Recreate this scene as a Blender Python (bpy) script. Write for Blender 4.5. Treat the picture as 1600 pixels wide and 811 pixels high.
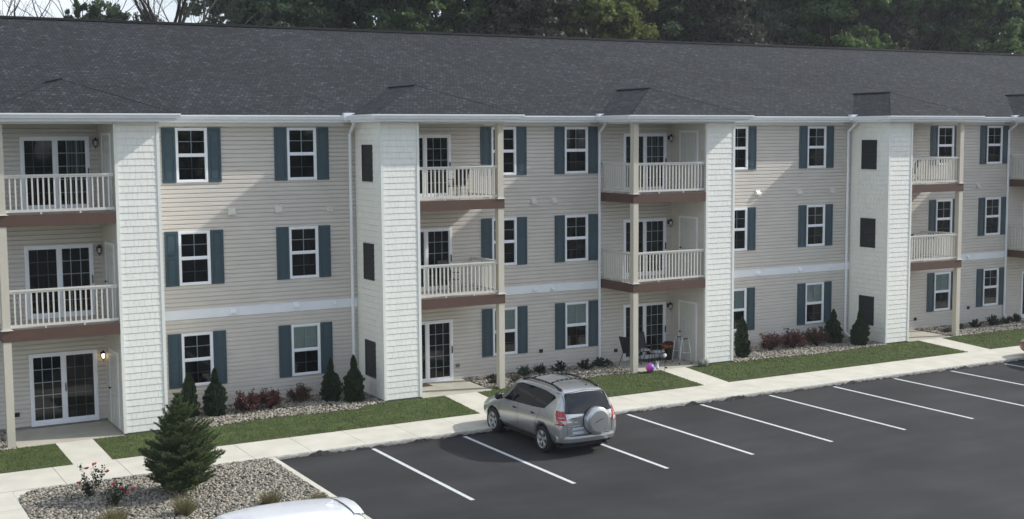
import bpy, bmesh, math, random
import numpy as np
from mathutils import Vector, Matrix
from mathutils.bvhtree import BVHTree
random.seed(7); rng = np.random.default_rng(11)
R = math.radians
for o in list(bpy.data.objects): bpy.data.objects.remove(o)
S = bpy.context.scene; COL = S.collection

# ------------------------------------------------------------------ camera
cam = bpy.data.cameras.new('camera'); co = bpy.data.objects.new('camera', cam); COL.objects.link(co)
yaw, pit, rol = R(29.48), R(5.392), R(-0.407)
fw = Vector((math.sin(yaw)*math.cos(pit), math.cos(yaw)*math.cos(pit), -math.sin(pit)))
rt = Vector((math.cos(yaw), -math.sin(yaw), 0)); up = rt.cross(fw)
r2 = rt*math.cos(rol) + up*math.sin(rol); u2 = -rt*math.sin(rol) + up*math.cos(rol)
m = Matrix((r2, u2, -fw)).transposed().to_4x4(); m.translation = Vector((-5.753, -37.319, 8.157))
co.matrix_world = m
cam.sensor_fit = 'HORIZONTAL'; cam.sensor_width = 36; cam.lens = 2015.075/1600*36
cam.clip_start = .1; cam.clip_end = 3000
S.camera = co
# ------------------------------------------------------------------ light
SUN = Vector((1.0, -0.26, 0.74)).normalized()          # towards the sun
el = math.asin(SUN.z); az = math.atan2(SUN.x, SUN.y)
sun = bpy.data.lights.new('sun', 'SUN'); so = bpy.data.objects.new('sun', sun); COL.objects.link(so)
sun.energy = 3.5; sun.angle = R(0.9); sun.color = (1.0, .965, .90)
so.rotation_euler = SUN.to_track_quat('Z', 'Y').to_euler()
w = bpy.data.worlds.new('World'); S.world = w; w.use_nodes = True
nt = w.node_tree; N = nt.nodes; L = nt.links
bg = N['Background']
sky = N.new('ShaderNodeTexSky'); sky.sky_type = 'NISHITA'; sky.sun_disc = False
sky.sun_elevation = el; sky.sun_rotation = az; sky.dust_density = 1.5; sky.air_density = 1.0
tc = N.new('ShaderNodeTexCoord'); mp = N.new('ShaderNodeMapping'); mp.inputs['Scale'].default_value = (1, 1, 2.6)
mp.inputs['Location'].default_value = (.35, .2, 0)
nz = N.new('ShaderNodeTexNoise'); nz.inputs['Scale'].default_value = 3.0; nz.inputs['Detail'].default_value = 8; nz.inputs['Roughness'].default_value = .6
cr = N.new('ShaderNodeValToRGB'); cr.color_ramp.elements[0].position = .42; cr.color_ramp.elements[1].position = .60
mx = N.new('ShaderNodeMixRGB'); mx.inputs['Color2'].default_value = (6.2, 6.6, 7.2, 1)
L.new(tc.outputs['Generated'], mp.inputs['Vector']); L.new(mp.outputs[0], nz.inputs['Vector'])
L.new(nz.outputs['Fac'], cr.inputs['Fac']); L.new(cr.outputs['Color'], mx.inputs['Fac'])
L.new(sky.outputs[0], mx.inputs['Color1']); L.new(mx.outputs[0], bg.inputs['Color'])
bg.inputs['Strength'].default_value = 0.14
S.view_settings.view_transform = 'Standard'; S.view_settings.look = 'None'
S.view_settings.exposure = 0.2; S.view_settings.gamma = 1; S.view_settings.use_curve_mapping = False
S.cycles.volume_bounces = 1; S.cycles.max_bounces = 8; S.cycles.transparent_max_bounces = 12

# ------------------------------------------------------------------ materials
def mat(name, col, rough=.7, metal=0, var=.0, vs=6, bump=0, bs=40, spec=None, island=0, col2=None, coat=0, trans=0, vstretch=None):
    m = bpy.data.materials.new(name); m.use_nodes = True; n = m.node_tree.nodes; l = m.node_tree.links
    b = n['Principled BSDF']; b.inputs['Base Color'].default_value = (*col, 1)
    b.inputs['Roughness'].default_value = rough; b.inputs['Metallic'].default_value = metal
    if spec is not None: b.inputs['Specular IOR Level'].default_value = spec
    if coat: b.inputs['Coat Weight'].default_value = coat; b.inputs['Coat Roughness'].default_value = .03
    tcn = n.new('ShaderNodeTexCoord'); last = None
    c2 = col2 if col2 else tuple(c*(1-var) for c in col)
    if island:
        g = n.new('ShaderNodeNewGeometry'); r = n.new('ShaderNodeValToRGB')
        els = r.color_ramp.elements; els[0].color = (*c2, 1); els[1].color = (*col, 1)
        l.new(g.outputs['Random Per Island'], r.inputs['Fac']); last = r.outputs['Color']
    if var:
        nn = n.new('ShaderNodeTexNoise'); nn.inputs['Scale'].default_value = vs; nn.inputs['Detail'].default_value = 6
        src = tcn.outputs['Object']
        if vstretch:
            mpn = n.new('ShaderNodeMapping'); mpn.inputs['Scale'].default_value = vstretch; l.new(src, mpn.inputs[0]); src = mpn.outputs[0]
        l.new(src, nn.inputs['Vector'])
        rr = n.new('ShaderNodeMapRange'); rr.inputs[1].default_value = .3; rr.inputs[2].default_value = .7
        rr.inputs[3].default_value = 1-var; rr.inputs[4].default_value = 1+var*.4; l.new(nn.outputs['Fac'], rr.inputs[0])
        mm = n.new('ShaderNodeMixRGB'); mm.blend_type = 'MULTIPLY'; mm.inputs['Fac'].default_value = 1
        if last: l.new(last, mm.inputs['Color1'])
        else: mm.inputs['Color1'].default_value = (*col, 1)
        l.new(rr.outputs[0], mm.inputs['Color2']); last = mm.outputs['Color']
    if last: l.new(last, b.inputs['Base Color'])
    if bump:
        nb = n.new('ShaderNodeTexNoise'); nb.inputs['Scale'].default_value = bs; nb.inputs['Detail'].default_value = 5
        l.new(tcn.outputs['Object'], nb.inputs['Vector']); bp = n.new('ShaderNodeBump'); bp.inputs['Strength'].default_value = bump
        bp.inputs['Distance'].default_value = .02; l.new(nb.outputs['Fac'], bp.inputs['Height']); l.new(bp.outputs[0], b.inputs['Normal'])
    if trans:
        tr = n.new('ShaderNodeBsdfTranslucent'); ms = n.new('ShaderNodeMixShader'); ms.inputs[0].default_value = trans
        if last: l.new(last, tr.inputs['Color'])
        else: tr.inputs['Color'].default_value = (*col, 1)
        l.new(b.outputs[0], ms.inputs[1]); l.new(tr.outputs[0], ms.inputs[2]); l.new(ms.outputs[0], n['Material Output'].inputs[0])
    return m
M = {}
M['siding'] = mat('siding', (.63, .592, .540), .62, var=.07, vs=1.2, vstretch=(1, 1, 3))
M['shake'] = mat('shake', (.88, .885, .83), .6, island=1, col2=(.85, .855, .80), var=.04, vs=5, bump=.1, bs=60)
M['trim'] = mat('trim', (.85, .88, .92), .45, var=.04, vs=3)
M['cream_trim'] = mat('cream_trim', (.80, .82, .77), .5)
M['post'] = mat('post', (.60, .56, .47), .5, var=.04, vs=3)
M['rail'] = mat('rail', (.66, .65, .60), .45)
M['shutter'] = mat('shutter', (.040, .074, .094), .45, var=.08, vs=4)
M['beam'] = mat('beam', (.10, .056, .042), .6, var=.1, vs=4)
M['foundation'] = mat('foundation', (.25, .25, .22), .9, var=.2, vs=6, bump=.3)
M['grille'] = mat('grille', (.018, .02, .022), .5)
M['metal_dark'] = mat('metal_dark', (.02, .02, .022), .45, metal=.3)
M['chrome'] = mat('chrome', (.6, .6, .62), .2, metal=1)
M['interior'] = mat('interior', (.014, .021, .028), .9)
M['blind'] = mat('blind', (.80, .84, .80), .8)
M['curtain'] = mat('curtain', (.20, .22, .22), .8)
M['screen_bar'] = mat('screen_bar', (.16, .19, .20), .6)
M['door'] = mat('door', (.66, .66, .62), .45, var=.04)
M['concrete'] = mat('concrete', (.64, .615, .53), .85, var=.12, vs=1.6, bump=.25, bs=70)
M['patio'] = mat('patio', (.47, .45, .375), .85, var=.15, vs=2.0, bump=.2, bs=70)
M['joint'] = mat('joint', (.12, .11, .09), .95)
M['kerb_grit'] = mat('kerb_grit', (.46, .45, .41), .95, var=.35, vs=9, bump=.5, bs=50)
M['soil'] = mat('soil', (.10, .09, .075), .95, var=.5, vs=25, bump=.6, bs=30)
M['ground'] = mat('ground', (.05, .075, .025), .95, var=.4, vs=.6)
M['lawn'] = mat('lawn', (.075, .105, .025), .9, var=.45, vs=3.5, bump=.5, bs=60)
M['blade'] = mat('blade', (.135, .19, .045), .6, island=1, col2=(.07, .11, .028), var=.35, vs=1.3, trans=.25)
M['stone'] = mat('stone', (.47, .43, .35), .85, island=1, col2=(.09, .08, .068), var=.15, vs=20)
M['bark'] = mat('bark', (.035, .030, .026), .9, var=.3, vs=8, bump=.5, bs=20)
M['glasscar'] = mat('glasscar', (.008, .010, .012), .04, spec=.6)
M['tyre'] = mat('tyre', (.015, .015, .016), .85)
M['rim'] = mat('rim', (.55, .54, .52), .4, metal=.5)
M['blackplastic'] = mat('blackplastic', (.018, .018, .02), .5)
M['silver'] = mat('silver_paint', (.56, .575, .58), .28, metal=.72, coat=.8, var=.03, vs=3)
M['white_paint'] = mat('white_car_paint', (.78, .80, .84), .25, coat=1)
M['red_paint'] = mat('red_car_paint', (.20, .018, .015), .3, coat=1)
M['redlens'] = mat('redlens', (.42, .012, .02), .12, coat=1)
M['clearlens'] = mat('clearlens', (.6, .58, .58), .15, coat=1)
M['plate'] = mat('plate', (.62, .66, .74), .4)
M['ink'] = mat('ink', (.03, .04, .10), .5)
M['paintline'] = mat('paintline', (.70, .72, .73), .7, var=.38, vs=22)
M['alu'] = mat('aluminium', (.62, .63, .64), .35, metal=.2)
M['red_flower'] = mat('red_flower', (.52, .02, .05), .6)
M['yellow_flower'] = mat('yellow_flower', (.62, .36, .03), .6, island=1, col2=(.40, .05, .02))
M['dark_red_flower'] = mat('dark_red_flower', (.20, .02, .03), .7, island=1, col2=(.10, .02, .02))
M['white_orn'] = mat('white_orn', (.8, .8, .8), .5)

def glass_mat():
    m = bpy.data.materials.new('window_glass'); m.use_nodes = True; n = m.node_tree.nodes; l = m.node_tree.links
    n.remove(n['Principled BSDF']); t = n.new('ShaderNodeBsdfTransparent'); t.inputs[0].default_value = (.72, .80, .80, 1)
    g = n.new('ShaderNodeBsdfGlossy'); g.inputs['Roughness'].default_value = .03
    tc = n.new('ShaderNodeTexCoord'); nn = n.new('ShaderNodeTexNoise'); nn.inputs['Scale'].default_value = 1.6
    bp = n.new('ShaderNodeBump'); bp.inputs['Strength'].default_value = .05; bp.inputs['Distance'].default_value = .02
    l.new(tc.outputs['Object'], nn.inputs['Vector']); l.new(nn.outputs['Fac'], bp.inputs['Height']); l.new(bp.outputs[0], g.inputs['Normal'])
    f = n.new('ShaderNodeFresnel'); f.inputs[0].default_value = 1.55; ms = n.new('ShaderNodeMixShader')
    l.new(f.outputs[0], ms.inputs[0]); l.new(t.outputs[0], ms.inputs[1]); l.new(g.outputs[0], ms.inputs[2]); l.new(ms.outputs[0], n['Material Output'].inputs[0])
    return m
M['glass'] = glass_mat()

def shingle_mat():
    m = bpy.data.materials.new('shingles'); m.use_nodes = True; n = m.node_tree.nodes; l = m.node_tree.links; b = n['Principled BSDF']
    uv = n.new('ShaderNodeUVMap'); uv.uv_map = 'UVMap'
    def brick(w, h, c1, c2, bias, off):
        mpn = n.new('ShaderNodeMapping'); mpn.inputs['Location'].default_value = off; l.new(uv.outputs[0], mpn.inputs[0])
        k = n.new('ShaderNodeTexBrick'); k.inputs['Scale'].default_value = 1; k.inputs['Brick Width'].default_value = w
        k.inputs['Row Height'].default_value = h; k.inputs['Mortar Size'].default_value = .011; k.inputs['Bias'].default_value = bias
        k.inputs['Color1'].default_value = (c1, c1, c1, 1); k.inputs['Color2'].default_value = (c2, c2, c2, 1)
        k.inputs['Mortar'].default_value = (.30, .30, .30, 1); k.offset = .37; k.squash = 1
        l.new(mpn.outputs[0], k.inputs['Vector']); return k
    a = brick(.23, .142, .60, 1.1, -.1, (0, 0, 0)); a2 = brick(.13, .142, .72, 3.3, -.76, (.11, 0, 0))
    mu = n.new('ShaderNodeMixRGB'); mu.blend_type = 'MULTIPLY'; mu.inputs[0].default_value = 1
    l.new(a.outputs['Color'], mu.inputs[1]); l.new(a2.outputs['Color'], mu.inputs[2])
    nn = n.new('ShaderNodeTexNoise'); nn.inputs['Scale'].default_value = .35; nn.inputs['Detail'].default_value = 7; l.new(uv.outputs[0], nn.inputs['Vector'])
    rr = n.new('ShaderNodeMapRange'); rr.inputs[1].default_value = .3; rr.inputs[2].default_value = .7; rr.inputs[3].default_value = .85; rr.inputs[4].default_value = 1.12
    l.new(nn.outputs['Fac'], rr.inputs[0])
    m2 = n.new('ShaderNodeMixRGB'); m2.blend_type = 'MULTIPLY'; m2.inputs[0].default_value = 1; m2.inputs[1].default_value = (.056, .063, .072, 1)
    l.new(mu.outputs[0], m2.inputs[2])
    m3 = n.new('ShaderNodeMixRGB'); m3.blend_type = 'MULTIPLY'; m3.inputs[0].default_value = 1; l.new(m2.outputs[0], m3.inputs[1]); l.new(rr.outputs[0], m3.inputs[2])
    l.new(m3.outputs[0], b.inputs['Base Color']); b.inputs['Roughness'].default_value = .95; b.inputs['Specular IOR Level'].default_value = .25
    bp = n.new('ShaderNodeBump'); bp.inputs['Strength'].default_value = .6; bp.inputs['Distance'].default_value = .012
    l.new(mu.outputs[0], bp.inputs['Height']); l.new(bp.outputs[0], b.inputs['Normal'])
    return m
M['shingles'] = shingle_mat()

def asphalt_mat():
    m = mat('asphalt', (.040, .040, .043), .85, bump=.5, bs=120); n = m.node_tree.nodes; l = m.node_tree.links; b = n['Principled BSDF']
    tc = n.new('ShaderNodeTexCoord')
    def noise(s, d=6, st=None):
        k = n.new('ShaderNodeTexNoise'); k.inputs['Scale'].default_value = s; k.inputs['Detail'].default_value = d
        if st:
            q = n.new('ShaderNodeMapping'); q.inputs['Scale'].default_value = st; l.new(tc.outputs['Object'], q.inputs[0]); l.new(q.outputs[0], k.inputs['Vector'])
        else: l.new(tc.outputs['Object'], k.inputs['Vector'])
        return k
    a = noise(.35); c = noise(90, 2); e = noise(1.2, 5, (.25, 1, 1))
    def rng_(src, lo, hi, a0=.35, a1=.65):
        k = n.new('ShaderNodeMapRange'); k.inputs[1].default_value = a0; k.inputs[2].default_value = a1; k.inputs[3].default_value = lo; k.inputs[4].default_value = hi
        l.new(src.outputs['Fac'], k.inputs[0]); return k
    x = rng_(a, .70, 1.38); y = rng_(c, .5, 1.7); z = rng_(e, .82, 1.22)
    p = n.new('ShaderNodeMath'); p.operation = 'MULTIPLY'; l.new(x.outputs[0], p.inputs[0]); l.new(y.outputs[0], p.inputs[1])
    p2 = n.new('ShaderNodeMath'); p2.operation = 'MULTIPLY'; l.new(p.outputs[0], p2.inputs[0]); l.new(z.outputs[0], p2.inputs[1])
    q = n.new('ShaderNodeMixRGB'); q.blend_type = 'MULTIPLY'; q.inputs[0].default_value = 1; q.inputs[1].default_value = (.0195, .0195, .0210, 1)
    l.new(p2.outputs[0], q.inputs[2]); l.new(q.outputs[0], b.inputs['Base Color'])
    return m
M['asphalt'] = asphalt_mat()
def leafmat(name, c1, c2, trans=.3):
    return mat(name, c1, .6, island=1, col2=c2, var=.35, vs=.35, trans=trans)
M['leaf_green'] = leafmat('leaf_green', (.13, .20, .06), (.07, .12, .04), .45)
M['leaf_dark'] = leafmat('leaf_dark', (.095, .15, .06), (.05, .09, .042), .45)
M['leaf_yellow'] = leafmat('leaf_yellow', (.20, .23, .06), (.11, .15, .04), .45)
M['leaf_blue'] = leafmat('leaf_blue', (.12, .18, .095), (.06, .10, .06), .45)
M['leaf_brown'] = leafmat('leaf_brown', (.12, .115, .085), (.06, .062, .045), .35)
M['arb'] = leafmat('arborvitae_leaf', (.030, .066, .018), (.012, .030, .010), .1)
M['spruce'] = leafmat('spruce_needle', (.19, .25, .10), (.08, .12, .05), .35)
M['burn'] = leafmat('burning_bush_leaf', (.17, .046, .042), (.07, .042, .03), .25)
M['burn2'] = leafmat('burning_bush_leaf_orange', (.16, .070, .045), (.06, .045, .028), .2)
M['shrubleaf'] = leafmat('shrub_leaf', (.035, .060, .025), (.014, .028, .014), .2)
M['dryplant'] = leafmat('dry_plant', (.12, .10, .06), (.05, .04, .025), .2)
M['tangrass'] = leafmat('tan_grass', (.34, .29, .16), (.12, .13, .05), .3)

# ------------------------------------------------------------------ mesh helpers
class MB:
    def __init__(s): s.v = []; s.f = []; s.mi = []
    def quad(s, pts, mi=0):
        i = len(s.v); s.v += [tuple(p) for p in pts]; s.f.append(tuple(range(i, i+len(pts)))); s.mi.append(mi)
    def box(s, x0, x1, y0, y1, z0, z1, mi=0):
        i = len(s.v)
        s.v += [(x0,y0,z0),(x1,y0,z0),(x1,y1,z0),(x0,y1,z0),(x0,y0,z1),(x1,y0,z1),(x1,y1,z1),(x0,y1,z1)]
        for q in ((0,3,2,1),(4,5,6,7),(0,1,5,4),(1,2,6,5),(2,3,7,6),(3,0,4,7)):
            s.f.append(tuple(i+k for k in q)); s.mi.append(mi)
    def tube(s, p, q, r0, r1=None, n=8, mi=0, caps=True):
        r1 = r0 if r1 is None else r1
        p = Vector(p); q = Vector(q); d = (q-p)
        if d.length < 1e-6: return
        d.normalize(); a = d.orthogonal().normalized(); b = d.cross(a); i = len(s.v)
        for c, r in ((p, r0), (q, r1)):
            for k in range(n):
                t = 2*math.pi*k/n; s.v.append(tuple(c + a*math.cos(t)*r + b*math.sin(t)*r))
        for k in range(n):
            s.f.append((i+k, i+(k+1)%n, i+n+(k+1)%n, i+n+k)); s.mi.append(mi)
        if caps:
            s.f.append(tuple(i+k for k in reversed(range(n)))); s.mi.append(mi); s.f.append(tuple(i+n+k for k in range(n))); s.mi.append(mi)
    def path(s, pts, r, n=8, mi=0):
        for a, b in zip(pts[:-1], pts[1:]): s.tube(a, b, r, r, n, mi)
    def lathe(s, c, prof, n=14, mi=0, axis='z', caps=True):
        i = len(s.v)
        for (r, h) in prof:
            for k in range(n):
                t = 2*math.pi*k/n; a, b = r*math.cos(t), r*math.sin(t)
                p = (a, b, h) if axis == 'z' else ((h, a, b) if axis == 'x' else (a, h, b))
                s.v.append((c[0]+p[0], c[1]+p[1], c[2]+p[2]))
        for j in range(len(prof)-1):
            for k in range(n):
                s.f.append((i+j*n+k, i+j*n+(k+1)%n, i+(j+1)*n+(k+1)%n, i+(j+1)*n+k)); s.mi.append(mi)
        if not caps: return
        s.f.append(tuple(i+k for k in reversed(range(n)))); s.mi.append(mi)
        j = len(prof)-1; s.f.append(tuple(i+j*n+k for k in range(n))); s.mi.append(mi)
    def mesh(s, name, mats, smooth=False):
        me = bpy.data.meshes.new(name); me.from_pydata(s.v, [], s.f)
        for q in (mats if isinstance(mats, (list, tuple)) else [mats]): me.materials.append(q)
        if any(s.mi): me.polygons.foreach_set('material_index', s.mi)
        if smooth: me.polygons.foreach_set('use_smooth', [True]*len(s.f))
        me.update(); return me
def wloc(o):
    p = Vector((0, 0, 0))
    while o: p += o.location; o = o.parent
    return p
def link(name, me, parent=None, loc=None):
    """loc is a WORLD position (parents unrotated); None = mesh is in world coordinates"""
    o = bpy.data.objects.new(name, me); COL.objects.link(o)
    if parent: o.parent = parent
    o.location = (Vector(loc) if loc is not None else Vector((0,0,0))) - (wloc(parent) if parent else Vector((0,0,0)))
    return o
def obj(name, mb, m, parent=None, loc=None, smooth=False): return link(name, mb.mesh(name, m, smooth), parent, loc)
def lobj(name, me, parent, loc=(0,0,0)):
    """loc is LOCAL to the parent"""
    if isinstance(me, tuple): me = me[0].mesh(name, me[1], len(me) > 2 and me[2])
    o = bpy.data.objects.new(name, me); COL.objects.link(o); o.parent = parent; o.location = loc; return o
def tag(o, label=None, cat=None, group=None, kind=None):
    if label: o['label'] = label
    if cat: o['category'] = cat
    if group: o['group'] = group
    if kind: o['kind'] = kind
    return o
def struct(o, kind='structure'): o['kind'] = kind; return o
def empty(name, loc, label, cat, group=None, rz=0):
    o = bpy.data.objects.new(name, None); COL.objects.link(o); o.location = loc; o.rotation_euler = (0,0,rz); o.empty_display_size = .3
    return tag(o, label, cat, group)
def copy_tree(o, parent=None):
    c = o.copy(); COL.objects.link(c); c.parent = parent
    for ch in o.children: copy_tree(ch, c)
    return c
def np_mesh(name, V, F, mats, smooth=False):
    V = np.asarray(V, dtype=np.float32).reshape(-1, 3); F = np.asarray(F, dtype=np.int32); k = F.shape[1]
    me = bpy.data.meshes.new(name); me.vertices.add(len(V)); me.vertices.foreach_set('co', V.ravel())
    me.loops.add(F.size); me.loops.foreach_set('vertex_index', F.ravel()); me.polygons.add(len(F))
    me.polygons.foreach_set('loop_start', np.arange(0, F.size, k, dtype=np.int32)); me.polygons.foreach_set('loop_total', np.full(len(F), k, dtype=np.int32))
    if smooth: me.polygons.foreach_set('use_smooth', np.ones(len(F), bool))
    for q in (mats if isinstance(mats, (list, tuple)) else [mats]): me.materials.append(q)
    me.update(calc_edges=True); me.validate(); return me
def rand_unit(n):
    v = rng.normal(size=(n, 3)); return v/np.linalg.norm(v, axis=1, keepdims=True)
def leaves(C, size, aspect=1.0, up=0.0, dirs=None):
    """one diamond leaf per centre C"""
    n = len(C); a = rand_unit(n) if dirs is None else dirs; b = rand_unit(n); b = np.cross(a, b); b /= np.linalg.norm(b, axis=1, keepdims=True)+1e-9
    s = (size*rng.uniform(.6, 1.35, n))[:, None]
    V = np.stack([C - a*s*.5, C + b*s*.33*aspect, C + a*s*.5, C - b*s*.33*aspect], axis=1)
    F = np.arange(n*4).reshape(n, 4); return V.reshape(-1, 3), F

# ground height near the building
def zg(X, Y):
    z2 = float(np.interp(X, [-1, 3, 9.8, 22, 31, 60], [.125, .14, .215, .225, .20, .20]))
    if Y >= -2: return z2 + .015*(Y+2)
    if Y <= -4.5: return .105
    return z2 + (.105-z2)*((-2-Y)/2.5)

# ------------------------------------------------------------------ ground, lot, paths
g = MB(); g.quad([(-300,-300,-.06),(500,-300,-.06),(500,400,-.06),(-300,400,-.06)]); struct(obj('ground', g, M['ground']))
g = MB()
g.quad([(-60,-75,0),(110,-75,0),(110,-14.0,0),(-60,-14.0,0)])
g.quad([(4.80,-14.0,0),(110,-14.0,0),(110,-6.31,0),(4.80,-6.31,0)])
struct(obj('parking_lot', g, M['asphalt']))
SW0, SW1 = -4.45, -6.30
# sidewalk slabs with open joints
g = MB(); base = MB()
xs = [-14 + 1.53*k - .05 for k in range(0, 70)]
for a, b in zip(xs[:-1], xs[1:]):
    x0, x1 = a+.007, b-.007
    e = .025
    # rounded front nose
    prof = [(SW0, -.05), (SW0, .12), (SW1+e*2, .12), (SW1+e*.6, .112), (SW1, .085), (SW1, -.05)] 
    i = len(g.v)
    for x in (x0, x1):
        for (y, z) in prof: g.v.append((x, y, z))
    n = len(prof)
    for k in range(n-1):
        g.f.append((i+k, i+k+1, i+n+k+1, i+n+k)); g.mi.append(1 if k >= 2 else 0)
    g.f.append(tuple(i+k for k in reversed(range(n)))); g.f.append(tuple(i+n+k for k in range(n))); g.mi += [0, 0]
base.box(xs[0], xs[-1], SW1+.02, SW0-.02, -.04, .105)
sw = obj('sidewalk', g, [M['concrete'], M['kerb_grit']]); struct(sw)
struct(obj('sidewalk_joints', base, M['joint']))
# gritty broken asphalt lip at the foot of the kerb
xx = np.arange(4.8, 60, .06); g = MB(); h = .015 + .06*np.abs(np.convolve(rng.normal(size=len(xx)+8), np.ones(9)/4, 'valid'))
d = .02 + .05*np.abs(np.convolve(rng.normal(size=len(xx)+8), np.ones(9)/4, 'valid'))
for k in range(len(xx)-1):
    g.quad([(xx[k], SW1-d[k], .003), (xx[k+1], SW1-d[k+1], .003), (xx[k+1], SW1-.004, h[k+1]), (xx[k], SW1-.004, h[k])])
struct(obj('asphalt_edge', g, M['asphalt']))
# stall lines
g = MB()
for k in range(-0, 14):
    X = 7.491 + 2.714*k; g.quad([(X-.055,-12.02,.005),(X+.055,-12.02,.005),(X+.055,-6.36,.005),(X-.055,-6.36,.005)])
struct(obj('parking_lines', g, M['paintline']))
# left walk beside the gravel island
def slab_poly(mb, pts, z0, z1):
    n = len(pts); i = len(mb.v)
    zt = z1 if callable(z1) else (lambda x, y: z1)
    for (x, y) in pts: mb.v.append((x, y, zt(x, y)))
    for (x, y) in pts: mb.v.append((x, y, z0))
    mb.f.append(tuple(range(i, i+n))); mb.mi.append(0)
    for k in range(n): mb.f.append((i+k, i+n+k, i+n+(k+1)%n, i+(k+1)%n)); mb.mi.append(0)
g = MB()
for k in range(5):
    y0 = -6.312 - 1.6*k; slab_poly(g, [(-3.2, y0-1.588), (-1.50, y0-1.588), (-1.50, y0), (-3.2, y0)], -.04, .118)
struct(obj('walkway', g, M['concrete']))
# island kerb
g = MB(); slab_poly(g, [(4.66,-13.9),(4.80,-13.9),(4.80,-6.31),(4.66,-6.31)], -.04, .115); slab_poly(g, [(-1.50,-14.0),(4.80,-14.0),(4.80,-13.905),(-1.50,-13.905)], -.04, .115)
struct(obj('kerb', g, M['concrete']))
# island bed surface and corner
ISL = [(-1.495,-13.9),(4.655,-13.9),(4.655,-6.31),(-.55,-6.31),(-.95,-6.36),(-1.25,-6.55),(-1.42,-6.85),(-1.495,-7.3)]
g = MB(); slab_poly(g, ISL, -.05, .085); struct(obj('island_bed', g, M['soil']))
g = MB(); slab_poly(g, [(-1.495,-6.315),(-.56,-6.315),(-.95,-6.365),(-1.25,-6.555),(-1.42,-6.855),(-1.495,-7.3)][::-1], -.05, .117); struct(obj('walkway_corner', g, M['concrete']))
# patios and little paths
PAT = [(-.72, 2.04, -2.04), (11.0, 13.40, -2.12), (19.15, 21.92, -2.05), (31.72, 34.1, -2.05), (39.9, 42.65, -2.05)]
PTH = [(.22, 1.18), (11.72, 12.83), (19.95, 20.98), (32.25, 33.45), (40.7, 41.8)]
g = MB()
for (a, b, y) in PAT:
    zz = zg((a+b)/2, -2)+.035
    slab_poly(g, [(a, y), (b, y), (b, -.005), (a, -.005)], -.05, lambda x, yy, zz=zz: zz + .012*(yy+2))
struct(obj('patio_slabs', g, M['patio']))
g = MB()
for (a, b), (pa, pb, py) in zip(PTH, PAT):
    zz = zg((a+b)/2, -2)+.035
    slab_poly(g, [(a, SW0+.008), (b, SW0+.008), (b, py-.012), (a, py-.012)], -.05, lambda x, yy, zz=zz, py=py: zz+(.12-zz)*((py-yy)/(py-SW0)))
struct(obj('paths', g, M['concrete']))
# beds against the wall
BEDS = [(-13.9, -.73, 2), (3.22, 9.77, 2), (13.41, 19.14, 2), (23.12, 30.5, 2), (34.11, 39.89, 2), (43.9, 60, 2)]
def bedfront(X, i):
    return {0: -2.1, 1: -2.28 + .12*math.sin(X*1.3) + (.2 if X > 8.8 else 0), 2: -1.98 - .06*math.sin(X*1.7), 3: -2.25 + .08*math.sin(X*1.1) , 4: -2.05, 5: -2.1}[i]
g = MB()
for i, (a, b, _) in enumerate(BEDS):
    n = max(2, int((b-a)/.3)); X = np.linspace(a, b, n+1)
    for k in range(n):
        p = [(X[k], bedfront(X[k], i)), (X[k+1], bedfront(X[k+1], i)), (X[k+1], 0), (X[k], 0)]
        g.quad([(x, y, zg(x, y)+.012) for (x, y) in p])
struct(obj('planting_bed', g, M['soil']))
# lawn: strips between the paths, from the beds / patios / towers down to the sidewalk
def front(X):
    for i, (a, b, _) in enumerate(BEDS):
        if a <= X <= b: return bedfront(X, i)
    for (a, b, y) in PAT:
        if a <= X <= b: return y
    return -2.0
cuts = [-14] + [c for ab in PTH for c in ab] + [60]
LAWN = [(cuts[2*i], cuts[2*i+1]) for i in range(6)]
g = MB(); LP = []
for (a, b) in LAWN:
    n = max(2, int((b-a)/.2)); X = np.linspace(a, b, n+1)
    for k in range(n):
        xm = (X[k]+X[k+1])/2; f = front(xm)-.004
        ys = np.linspace(SW0+.005, f, 6)
        for j in range(5):
            g.quad([(x, y, zg(x, y)+.02) for (x, y) in ((X[k],ys[j]),(X[k+1],ys[j]),(X[k+1],ys[j+1]),(X[k],ys[j+1]))])
struct(obj('lawn', g, M['lawn']))
Vs = []
for (a, b) in LAWN:
    lo, hi = max(a, -3), min(b, 48)
    if hi <= lo: continue
    n = int((hi-lo)*2.4*900); X = rng.uniform(lo, hi, n); U = rng.uniform(0, 1, n)
    F_ = np.array([front(x) for x in X]); Y = SW0-.015 + U*(F_-SW0+.03)
    Z = np.array([zg(x, y) for x, y in zip(X, Y)])+.018
    hgt = rng.uniform(.02, .05, n); th = rng.uniform(0, 2*math.pi, n); wd = rng.uniform(.004, .009, n)
    lean = rng.normal(0, .012, (n, 2))
    A = np.stack([X-np.cos(th)*wd, Y-np.sin(th)*wd, Z], 1); B = np.stack([X+np.cos(th)*wd, Y+np.sin(th)*wd, Z], 1)
    Cc = np.stack([X+lean[:,0], Y+lean[:,1], Z+hgt], 1); Vs.append(np.stack([A, B, Cc], 1).reshape(-1, 3))
V = np.concatenate(Vs); o = link('grass', np_mesh('grass', V, np.arange(len(V)).reshape(-1, 3), M['blade'])); tag(o, 'short mown green grass of the lawn strips between walk and building', 'grass', kind='stuff')

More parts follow.
